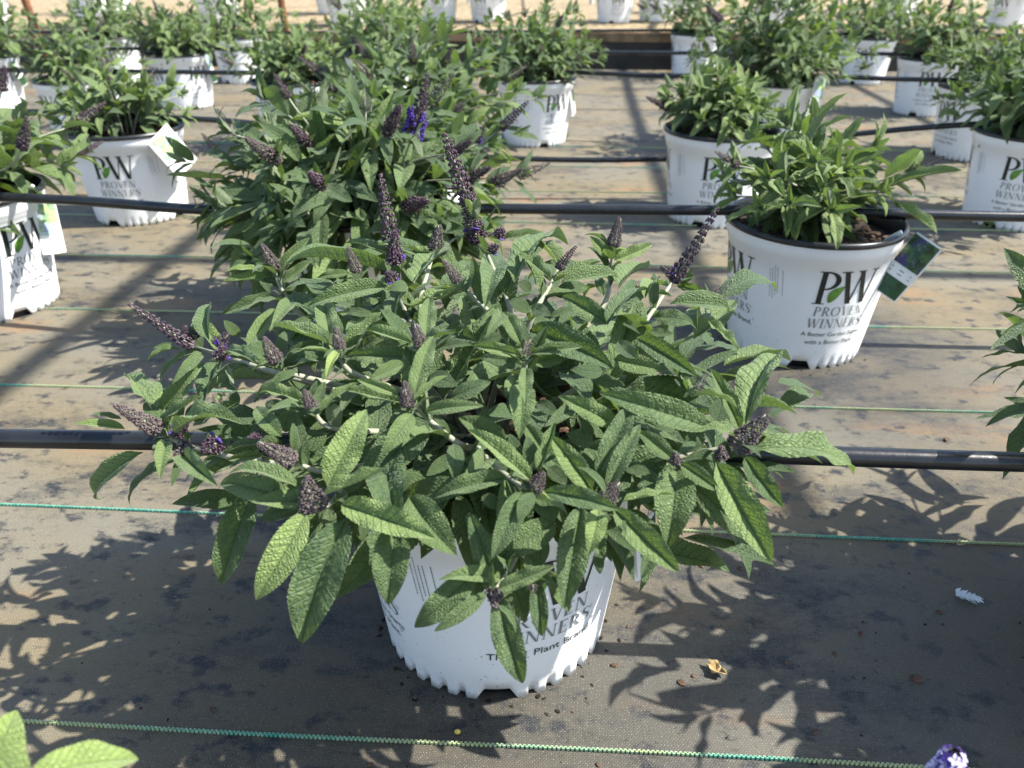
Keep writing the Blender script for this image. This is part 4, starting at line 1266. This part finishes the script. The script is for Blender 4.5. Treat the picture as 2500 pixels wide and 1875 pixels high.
# violet blooms placed where the photograph has them on the bushes behind
def bloom(key, tx, ty, bx, by, w, d, kind, k):
    P = Plant(POTS[key], True)
    B, T = at_y(bx, by, d), at_y(tx, ty, d)
    P.spike(B, T, metres(w, B), kind, k)
    c = P.o + Vector((0, 0, 0.21))
    P.stem(bezier(c, c + Vector((0, 0, 0.08)), B - (T - B) * 1.4, B, 8), 0.0026, 0.0016, 6)


bloom('mid', 1047, 180, 1005, 335, 40, 1.22, 'purple', 1)
bloom('mid', 1290, 245, 1222, 315, 24, 1.34, 'loose', 0)
bloom('mid', 668, 178, 705, 240, 22, 1.30, 'loose', 1)
bloom('mid', 530, 265, 560, 310, 18, 1.36, 'small', 0)
bloom('mid', 492, 325, 525, 365, 18, 1.34, 'small', 1)
bloom('mid', 888, 215, 892, 270, 24, 1.24, 'small', 0)
bloom('mid', 1262, 418, 1215, 455, 22, 1.30, 'small', 1)
bloom('mid', 1185, 310, 1160, 345, 24, 1.20, 'purple', 0)
bloom('left_front', 70, 285, 52, 365, 30, 1.33, 'loose', 0)
bloom('left_front', 12, 160, 4, 220, 26, 1.45, 'loose', 1)
bloom('r4d', 1722, 12, 1760, 50, 20, 2.72, 'purple', 0)

# two plants almost under the camera
fl = potted(-0.36, -0.10, "bush at the bottom left corner of which only bright leaf tips show", 0)
bush(fl, 0.22, 0.17, 14, 0.085, 91, hi=True, spikes=0, pairs=4)
P = Plant(fl, True)
P.leaf(at_y(-60, 1930, 0.215), at_y(40, 1733, 0.245), 0.030, Vector((0.5, -0.3, 1)), 0.7, 3, HI[1])
P.leaf(at_y(-50, 1800, 0.20), at_y(50, 1960, 0.19), 0.028, Vector((0.2, -0.5, 1)), 0.7, 3, HI[6])
P.leaf(at_y(60, 1905, 0.20), at_y(338, 1854, 0.225), 0.021, Vector((0.0, -0.45, 1)), 0.7, 3, HI[2])
P.finish(10)
fr = potted(0.34, -0.12, "bush at the bottom right of which only a lilac flower tip shows", 0)
bush(fr, 0.22, 0.15, 14, 0.085, 92, hi=True, spikes=0, pairs=4)


def lilac():
    rnd = random.Random(4)
    c = at_y(2318, 1868, 0.245)
    vs, fs, mi = [], [], []
    for k in range(64):
        a, t = k * 2.4, k / 64
        r = 0.0088 * (1 - 0.55 * t)
        p = Vector((r * math.cos(a), r * math.sin(a), 0.022 * t - 0.012))
        pale = rnd.random() < (0.35 + 0.5 * t)
        out = Vector((p.x, p.y, 0.004)).normalized()
        s = out.cross(Vector((0, 0, 1))).normalized(); w = s.cross(out)
        for q in range(4):                           # four petals to a floret
            b = q * math.pi / 2 + rnd.uniform(-.2, .2)
            d = s * math.cos(b) + w * math.sin(b)
            e = out.cross(d)
            k0 = len(vs)
            vs.extend([p, p + d * 0.0018 + e * 0.0011 + out * 0.0004, p + d * 0.0034 + out * 0.0002, p + d * 0.0018 - e * 0.0011 + out * 0.0004])
            fs.append((k0, k0 + 1, k0 + 2, k0 + 3)); mi.append(1 if pale else 0)
        k0 = len(vs)
        for v in ICO_V: vs.append(p - out * 0.001 + v * 0.0013)
        for f in ICO_F: fs.append(tuple(i + k0 for i in f)); mi.append(2)
    o = put("flower_spike", mesh_of("flower_spike", vs, fs, (M_FLOWER, M_LILAC, M_BUD2), False, mi), fr)
    o.location = c - Vector(fr.location)
    q = Plant(fr, True)
    b = Vector(fr.location) + Vector((0, 0, 0.2))
    q.stem(bezier(b, b + Vector((0, 0.05, 0.06)), c - Vector((0.02, 0.06, 0.04)), c - Vector((0, 0, 0.008)), 8), 0.0028, 0.0016)


lilac()

# ------------------------------------------------------------------ drip pipes resting on the rims
def pipe(pts, label, r=0.0086):
    pts = spline([Vector(p) for p in pts], 8)
    vs, fs = tube(pts, r, 14)
    o = put("irrigation_pipe", mesh_of("irrigation_pipe", vs, fs, (M_PIPE,)))
    tag(o, label, "pipe", "black drip pipes laid along the pot rows")
    return o


PZ = 0.2385
pipe([(-2.4, 0.640, PZ - 0.01), (-0.735, 0.575, PZ), (0.0, 0.552, PZ + 0.001), (0.43, 0.532, PZ - 0.001), (0.66, 0.525, PZ), (1.6, 0.49, PZ)], "thick black pipe nearest the viewer passing through the front bush", 0.0086)
pipe([(-2.6, 1.42, PZ), (-1.03, 1.345, PZ + 0.001), (-0.508, 1.267, PZ - 0.002), (-0.27, 1.27, PZ), (0.257, 1.258, PZ), (0.505, 1.25, PZ + 0.001), (0.83, 1.227, PZ - 0.002), (2.6, 1.13, PZ)], "black pipe over the rim of the clean pot with the dark green tag")
pipe([(-3.0, 2.25, PZ), (-1.4, 2.18, PZ), (-0.99, 2.10, PZ + 0.001), (-0.66, 2.12, 0.215), (-0.35, 2.15, 0.15), (0.0, 2.17, 0.115), (0.4, 2.17, 0.113), (0.70, 2.17, 0.140), (0.94, 2.15, 0.185), (1.18, 2.05, 0.228), (1.31, 1.98, PZ), (1.9, 1.9, PZ), (2.8, 1.84, PZ)], "sagging black pipe that dips to the mat behind the short sparse bush", 0.0076)
pipe([(-4, 3.17, PZ), (-1.55, 3.0, PZ), (-0.77, 2.93, PZ + 0.002), (0.085, 2.98, PZ), (0.55, 2.93, 0.232), (1.0, 2.88, PZ), (1.58, 2.76, PZ), (3.5, 2.68, PZ)], "black pipe passing behind the lone middle pot", 0.0082)
pipe([(-5, 3.92, PZ), (-2.3, 3.75, PZ), (-1.49, 3.74, PZ + 0.002), (-0.59, 3.68, PZ), (0.5, 3.62, 0.236), (1.8, 3.54, PZ), (4.5, 3.4, PZ)], "distant black pipe crossing the face of the dark curb", 0.0082)
pipe([(-6, 4.9, PZ), (-2.15, 4.57, PZ), (-0.66, 4.6, PZ), (1.13, 4.72, PZ), (1.9, 4.5, PZ), (5, 4.3, PZ)], "distant black pipe along the top of the dark curb", 0.0082)
pipe([(-7, 6.3, 0.432), (-1.95, 5.75, 0.432), (-0.17, 6.05, 0.432), (0.72, 6.0, 0.432), (2.5, 5.6, 0.432), (6, 5.4, 0.432)], "farthest black pipe over the pots on the chip bed", 0.0082)

# ------------------------------------------------------------------ the curb and the raised chip bed at the back
def box_mesh(name, x0, x1, y0, y1, z0, z1, mat, rot=True, bev=0.004):
    bm = bmesh.new()
    bmesh.ops.create_cube(bm, size=1)
    for v in bm.verts: v.co = Vector(((x0 + x1) / 2 + v.co.x * (x1 - x0), (y0 + y1) / 2 + v.co.y * (y1 - y0), (z0 + z1) / 2 + v.co.z * (z1 - z0)))
    bmesh.ops.bevel(bm, geom=bm.edges[:], offset=bev, segments=2, affect='EDGES')
    me = bpy.data.meshes.new(name)
    bm.to_mesh(me); bm.free()
    me.materials.append(mat)
    return me


curb = empty("garden_curb", (0, 5.05, 0), -LINE_YAW, "low black lined curb with a timber capping across the back", "curb")
put("lining", box_mesh("lining", -7, 7, -0.02, 0.02, 0.0, 0.15, M_BLACK), curb)
for k in range(6):
    put("board", box_mesh("board", -7 + k * 2.35, -7 + k * 2.35 + 2.34, -0.03, 0.03, 0.152, 0.205, M_WOOD), curb)
vs, fs = [], []
nx, ny = 60, 30
for j in range(ny + 1):
    for i in range(nx + 1):
        x, y = -9 + 18 * i / nx, 5.55 * 0 + 0.035 + 9 * (j / ny) ** 1.5
        p = Matrix.Rotation(-LINE_YAW, 3, 'Z') @ Vector((x, y, 0)) + Vector((0, 5.05, 0))
        vs.append((p.x, p.y, 0.186 + 0.008 * noise.noise(Vector((x * 3, y * 3, 0)))))
for j in range(ny):
    for i in range(nx):
        a = j * (nx + 1) + i
        fs.append((a, a + 1, a + nx + 2, a + nx + 1))
tag(put("terrain", mesh_of("terrain", vs, fs, (M_CHIPS,))), kind="structure")

def stake(x, y, r, label, lean=0.02):
    root = empty("rusty_stake", (x, y, 0.0), 0, label, "stake", "rusty steel stakes along the curb")
    vs, fs = tube([Vector((0, 0, -0.02)), Vector((lean * -0.3, 0, 0.4)), Vector((-lean, 0, 1.3))], r, 10)
    put("shaft", mesh_of("shaft", vs, fs, (M_RUST,)), root)
    vs, fs = tube([Vector((-0.001, 0, 0.14)), Vector((-0.001, 0, 0.175))], r * 1.25, 10)
    put("collar", mesh_of("collar", vs, fs, (M_RUST,)), root)


stake(-1.32, 4.93, 0.021, "brown rusty stake standing left of centre at the top of the picture")
stake(-2.72, 4.85, 0.021, "brown rusty stake near the top left corner", 0.10)

# ------------------------------------------------------------------ the tunnel frame overhead, out of the picture; its bars cast the soft bands on the mat
frame_root = empty("greenhouse_frame", (0, 0, 0), -LINE_YAW, "steel hoop frame of the growing tunnel overhead", "greenhouse frame")
cot = math.cos(SUN_EL) / math.sin(SUN_EL)
HZ = 2.7
for k in range(-2, 6):
    X = -0.84 + 1.2 * k + HZ * cot
    prof = [(-4.6, 0.0), (-4.5, 1.2), (-3.9, 2.1), (-2.6, 2.6), (-1.0, HZ + 0.03), (1.6, HZ + 0.05), (4.2, HZ), (6.0, 2.55), (7.6, 2.0), (8.3, 1.2), (8.4, 0.0)]
    vs, fs = tube(spline([Vector((X, y, z)) for y, z in prof], 5), 0.021, 10)
    put("hoop", mesh_of("hoop", vs, fs, (M_STEEL,)), frame_root)
for y, z in ((1.67, HZ + 0.085),):
    vs, fs = tube([Vector((-3, y, z)), Vector((9, y, z))], 0.022, 10)
    put("purlin", mesh_of("purlin", vs, fs, (M_STEEL,)), frame_root)

# ------------------------------------------------------------------ picture tags stuck into the pots
def plant_tag(pos, yaw, pitch, roll, w, h, pic, style, label, fold=0.0):
    """white plastic tag: a card with a printed picture and a stake that runs down into the bark"""
    root = empty("plant_tag", pos, 0, label, "plant tag", "picture tags stuck in the pots")
    R = Matrix.Rotation(yaw, 4, 'Z') @ Matrix.Rotation(pitch, 4, 'X') @ Matrix.Rotation(roll, 4, 'Y')

    def sheet(name, x0, x1, z0, z1, off, th, mat, bend=0.006, n=6):
        vs, fs = [], []
        for side in (0, 1):
            for i in range(n + 1):
                x = x0 + (x1 - x0) * i / n
                for zz in (z0, z1):
                    vs.append(R @ Vector((x, -off - (th if side == 0 else 0) + bend * (2 * x / w) ** 2, zz)))
        m = 2 * (n + 1)
        for i in range(n):
            a = 2 * i
            fs.append((a, a + 2, a + 3, a + 1))
            fs.append((m + a + 1, m + a + 3, m + a + 2, m + a))
            fs.append((a, m + a, m + a + 2, a + 2))
            fs.append((a + 1, a + 3, m + a + 3, m + a + 1))
        fs.append((0, 1, m + 1, m)); fs.append((2 * n, m + 2 * n, m + 2 * n + 1, 2 * n + 1))
        return put(name, mesh_of(name, vs, fs, (mat,), False), root)
    card = sheet("card", -w / 2, w / 2, 0, h, 0, 0.0012, M_CARD)
    if style == 'picture_top':
        sheet("picture", -w * 0.43, w * 0.43, h * 0.42, h * 0.94, 0.0014, 0.0004, pic)
        sheet("colour_band", -w * 0.43, w * 0.43, h * 0.37, h * 0.405, 0.0014, 0.0004, M_TEAL)
        for q in range(3):
            sheet("text_line", -w * 0.36, w * (0.05 + 0.1 * q), h * (0.29 - 0.07 * q), h * (0.305 - 0.07 * q), 0.0014, 0.0003, M_INK2, n=2)
        sheet("back_card", -w / 2 + 0.004, w / 2, 0.003, h - 0.003, -0.014, 0.0012, M_CARD)
    elif style == 'green_foot':
        sheet("picture", -w * 0.5, w * 0.5, h * 0.50, h * 0.97, 0.0014, 0.0004, pic)
        sheet("colour_band", -w * 0.5, w * 0.5, h * 0.02, h * 0.30, 0.0014, 0.0004, M_CARDGREEN)
        for q in range(2):
            sheet("text_line", -w * 0.4, w * 0.4, h * (0.42 - 0.06 * q), h * (0.435 - 0.06 * q), 0.0014, 0.0003, M_INK2, n=2)
        sheet("back_card", -w / 2 + 0.003, w / 2 + 0.003, -0.001, h - 0.003, -0.012, 0.0012, M_CARD)
    else:
        sheet("picture", -w * 0.30, w * 0.42, h * 0.30, h * 0.92, 0.0014, 0.0004, pic)
        sheet("text_line", -w * 0.42, -w * 0.35, h * 0.35, h * 0.8, 0.0014, 0.0003, M_INK2, n=2)
        sheet("back_card", -w / 2 + 0.002, w / 2 - 0.002, -0.008, h - 0.008, -0.006, 0.0012, M_CARD)
    return root


def tag_stake(root, frm, to, w=0.010):
    a, b = Vector(frm) - Vector(root.location), Vector(to) - Vector(root.location)
    vs, fs = tube([a, (a + b) / 2 + Vector((0, 0, 0.004)), b], [w * 0.35, w * 0.3, w * 0.2], 4)
    put("tag_stake", mesh_of("tag_stake", vs, fs, (M_CARD,), False), root)


def rim_point(key_or_root, ang_from_cam, out=0.0, z=0.23):
    r = POTS[key_or_root] if isinstance(key_or_root, str) else key_or_root
    x, y = r.location.x, r.location.y
    a = math.atan2(-y, -x) + math.radians(ang_from_cam)
    return Vector((x + (R1 + out) * math.cos(a), y + (R1 + out) * math.sin(a), r.location.z + z)), a


def tag_on(root, ang, w, h, pic, style, label, roll=0.0, pitch=0.0, drop=0.09, out=0.02, turn=0.0):
    p, a = rim_point(root, ang, out, 0.229 - drop)
    t = plant_tag(p, a + math.pi / 2 + turn, pitch, roll, w, h, pic, style, label)
    q, _ = rim_point(root, ang, -0.03, 0.2)
    top, _ = rim_point(root, ang, 0.004, 0.236)
    tag_stake(t, top, q)
    return t


tag_on('left_pot', 42, 0.078, 0.106, M_PIC_BLUE, 'picture_top', "large white tag with a blue flower picture hung over the left pot's rim", roll=math.radians(-26), pitch=math.radians(-16), drop=0.090, out=0.05, turn=0.35 - math.radians(42) * 0.7)
tag_on('right', 64, 0.044, 0.105, M_PIC_VIOLET, 'green_foot', "folded tag with violet flowers and a dark green foot beside the clean pot", roll=math.radians(26), pitch=math.radians(-16), drop=0.098, out=-0.002, turn=-1.25)
tag_on(main, 66, 0.030, 0.066, M_PIC_VIOLET, 'small', "narrow tag with a violet flower picture under the front bush", roll=math.radians(-3), pitch=math.radians(-6), drop=0.118, out=0.020, turn=-0.35)
tag_on('left_front', 55, 0.042, 0.10, M_PIC_BLUE, 'picture_top', "curling tag on the pot cut by the left edge", roll=math.radians(6), pitch=math.radians(-8), drop=0.125, out=0.008, turn=-0.75)
tag_on('r4c', 76, 0.045, 0.13, M_PIC_VIOLET, 'small', "pale tag seen edge on along the side of the lone middle pot", pitch=math.radians(-10), drop=0.12, out=0.01)
tag_on('r5b', 62, 0.045, 0.12, M_PIC_BLUE, 'green_foot', "folded tag hanging by the pot left of the rusty stake", roll=math.radians(-8), pitch=math.radians(-8), drop=0.12, out=0.02)
tag_on('r5a', 60, 0.05, 0.12, M_PIC_BLUE, 'green_foot', "white tag leaning off the far left pot", roll=math.radians(-14), pitch=math.radians(-10), drop=0.12, out=0.02)
tag_on('r4d', 50, 0.055, 0.10, M_PIC_BLUE, 'small', "clear white tag rising under the tall bush with the purple spike", roll=math.radians(16), pitch=math.radians(-8), drop=0.07, out=0.03)

# ------------------------------------------------------------------ small things lying on the mat
CHIPS = [(1663, 1669, 24, "pinkish bark flake lying left of the curled dry leaf"), (1694, 1651, 17, "small pink flake between the dry leaf and the larger pink flake"), (2237, 1660, 34, "brown bark flake in the big shadow at right"),
         (2038, 1597, 17, "thin brown flake in the middle of the big shadow"), (2101, 1549, 18, "tan wood flake standing on edge in the big shadow"), (1990, 1787, 18, "dark crumb beside the lower edge of the big shadow"),
         (1712, 1382, 20, "dark bark crumb near the leaf point at right"), (1807, 1389, 18, "reddish crumb in the shadow tip at right"), (1534, 1529, 13, "tiny pink flake right of the front pot"),
         (316, 1778, 18, "brown flake just below the front green line at left"), (240, 1809, 15, "brown flake near the bottom left leaf tip"), (520, 1732, 19, "dark flake above the front green line at left"),
         (615, 1859, 11, "small orange flake at the bottom edge"), (1013, 1702, 19, "tan sliver in the shade before the front pot"), (904, 1867, 16, "brown flake at the bottom edge under the front pot"),
         (1399, 1739, 10, "pale pink crumb below the front pot"), (1461, 1869, 17, "tan flake at the bottom edge in the middle"), (964, 1537, 17, "reddish flake against the shaded side of the front pot"), (999, 1582, 14, "reddish crumb by the shaded foot of the front pot"),
         (1918, 1617, 14, "dark crumb at the lit edge of the big shadow"), (2293, 1495, 16, "dark crumb below the white feather"), (2310, 1075, 20, "brown crumb near the thick pipe at right"), (1500, 1625, 20, "brown crumbs at the lit foot of the front pot")]
for i, (x, y, w, lab) in enumerate(CHIPS):
    g = ground(x, y)
    s = metres(w, g) / 2
    rnd = random.Random(i)
    v, f = chip_geo(rnd, (0, 0, s * 0.30), s)
    o = put("bark_flake", mesh_of("bark_flake", v, f, (M_CHIP,), False))
    o.location = g
    tag(o, lab, "bark flake", "bark flakes scattered on the mat")


def dry_leaf():
    g = ground(1746, 1642)
    rnd = random.Random(8)
    vs, fs = [], []
    n, m = 10, 5
    for i in range(n + 1):
        t = i / n
        for j in range(m + 1):
            u = j / m - 0.5
            w = 0.0062 * (0.4 + math.sin(math.pi * t))
            a = u * 3.4 + 0.5 * math.sin(t * 7)
            vs.append(((t - 0.5) * 0.019 + 0.002 * math.sin(u * 9), w * math.sin(a) * 0.8, 0.0065 - 0.6 * w * math.cos(a) + 0.0015 * math.sin(t * 11 + u * 5) + 0.001))
    for i in range(n):
        for j in range(m):
            a = i * (m + 1) + j
            fs.append((a, a + 1, a + m + 2, a + m + 1))
    o = put("dry_leaf", mesh_of("dry_leaf", vs, fs, (M_STRAW,)))
    o.location = g
    o.rotation_euler = (0, 0, -0.75)
    sol = o.modifiers.new("thickness", 'SOLIDIFY'); sol.thickness = 0.0006
    tag(o, "curled straw coloured dry leaf on the lit mat right of the front pot", "dry leaf")


dry_leaf()


def feather():
    g = ground(2345, 1458)
    rnd = random.Random(2)
    vs, fs = [], []
    for k in range(260):
        t = rnd.random()
        b = Vector((0.024 * t - 0.006, -0.002 * t + rnd.gauss(0, 0.0022), 0.003 + rnd.uniform(0, .002)))
        a = rnd.uniform(-2.4, 2.4)
        ln = rnd.uniform(0.003, 0.009) * (1 - 0.5 * t)
        d = Vector((math.cos(a * 0.55) * 0.9, math.sin(a), rnd.uniform(-0.1, 0.4))).normalized()
        s = d.cross(Vector((0, 0, 1))).normalized() * 0.0004
        m = b + d * ln * 0.5 + Vector((0, 0, 0.001))
        e = b + d * ln
        e.z = max(e.z, 0.001)
        k0 = len(vs)
        vs.extend([b - s, b + s, m + s, m - s, e + s * 0.3, e - s * 0.3])
        fs.extend([(k0, k0 + 1, k0 + 2, k0 + 3), (k0 + 3, k0 + 2, k0 + 4, k0 + 5)])
    o = put("feather", mesh_of("feather", vs, fs, (M_FEATHER,), False))
    o.location = g
    o.rotation_euler = (0, 0, -0.35)
    tag(o, "fluffy white feather lying in the big shadow at right", "feather")


feather()
bmp = bmesh.new()
bmesh.ops.create_icosphere(bmp, subdivisions=2, radius=0.0024)
for v in bmp.verts: v.co.x *= 1.25
me = bpy.data.meshes.new("fertiliser_bead"); bmp.to_mesh(me); bmp.free(); me.materials.append(M_PELLET)
o = put("fertiliser_bead", me)
o.location = ground(1117, 1791) + Vector((0, 0, 0.0024))
tag(o, "tiny yellow bead on the mat in front of the front pot", "bead")


def crumbs():
    rnd = random.Random(12)
    vs, fs = [], []

    def one(x, y, s):
        v, f = chip_geo(rnd, (x, y, s * 0.2), s)
        fs.extend(tuple(i + len(vs) for i in q) for q in f)
        vs.extend(v)
    for _ in range(300):
        d = 0.38 + 2.2 * rnd.random() ** 1.7
        one(rnd.uniform(-0.75, 0.85) * (d + 0.25), d, rnd.uniform(0.0006, 0.0017) * (1 + 0.2 * d))
    for cx, cy in ((MX, MY), (0.505, 1.256), (0.665, 0.545)):
        for _ in range(45):
            a = rnd.uniform(0, 6.283)
            r = R0 + abs(rnd.gauss(0, 0.012)) + 0.001
            one(cx + r * math.cos(a), cy + r * math.sin(a), rnd.uniform(0.001, 0.0035))
    o = put("crumbs", mesh_of("crumbs", vs, fs, (M_SOIL,), False))
    tag(o, kind="stuff")
    o["label"] = "dark soil crumbs strewn over the mat"


crumbs()


def weed(x, y, s, n, seed, label):
    rnd = random.Random(seed)
    root = empty("weed", ground(x, y), 0, label, "weed", "small weeds on the mat")
    for k in range(n):
        a = rnd.uniform(0, 6.283)
        d = Vector((math.cos(a), math.sin(a), rnd.uniform(0.3, 1.3))).normalized()
        B = Vector((0, 0, 0.001)) + Vector((d.x, d.y, 0)) * s * rnd.uniform(0, .5) + Vector((0, 0, s * rnd.uniform(0, .7)))
        X, Y, Z, L = frame(B, B + d * s, Vector((0, 0, 1)))
        lf = put("leaf", LO[k % 16], root, None, place(B, X, Y, Z, s * 0.35, s, s))
        lf.color = (1, 0, 0, 1)


weed(520, 440, 0.022, 16, 1, "small yellow green weed between the left pot and the dense bush")
weed(1378, 342, 0.026, 12, 2, "small weed at the foot of the lone middle pot")
weed(378, 545, 0.018, 10, 3, "small weed growing in the foot of the pot with the square tag")
weed(2405, 560, 0.02, 10, 4, "small weed under the pot at the right edge")
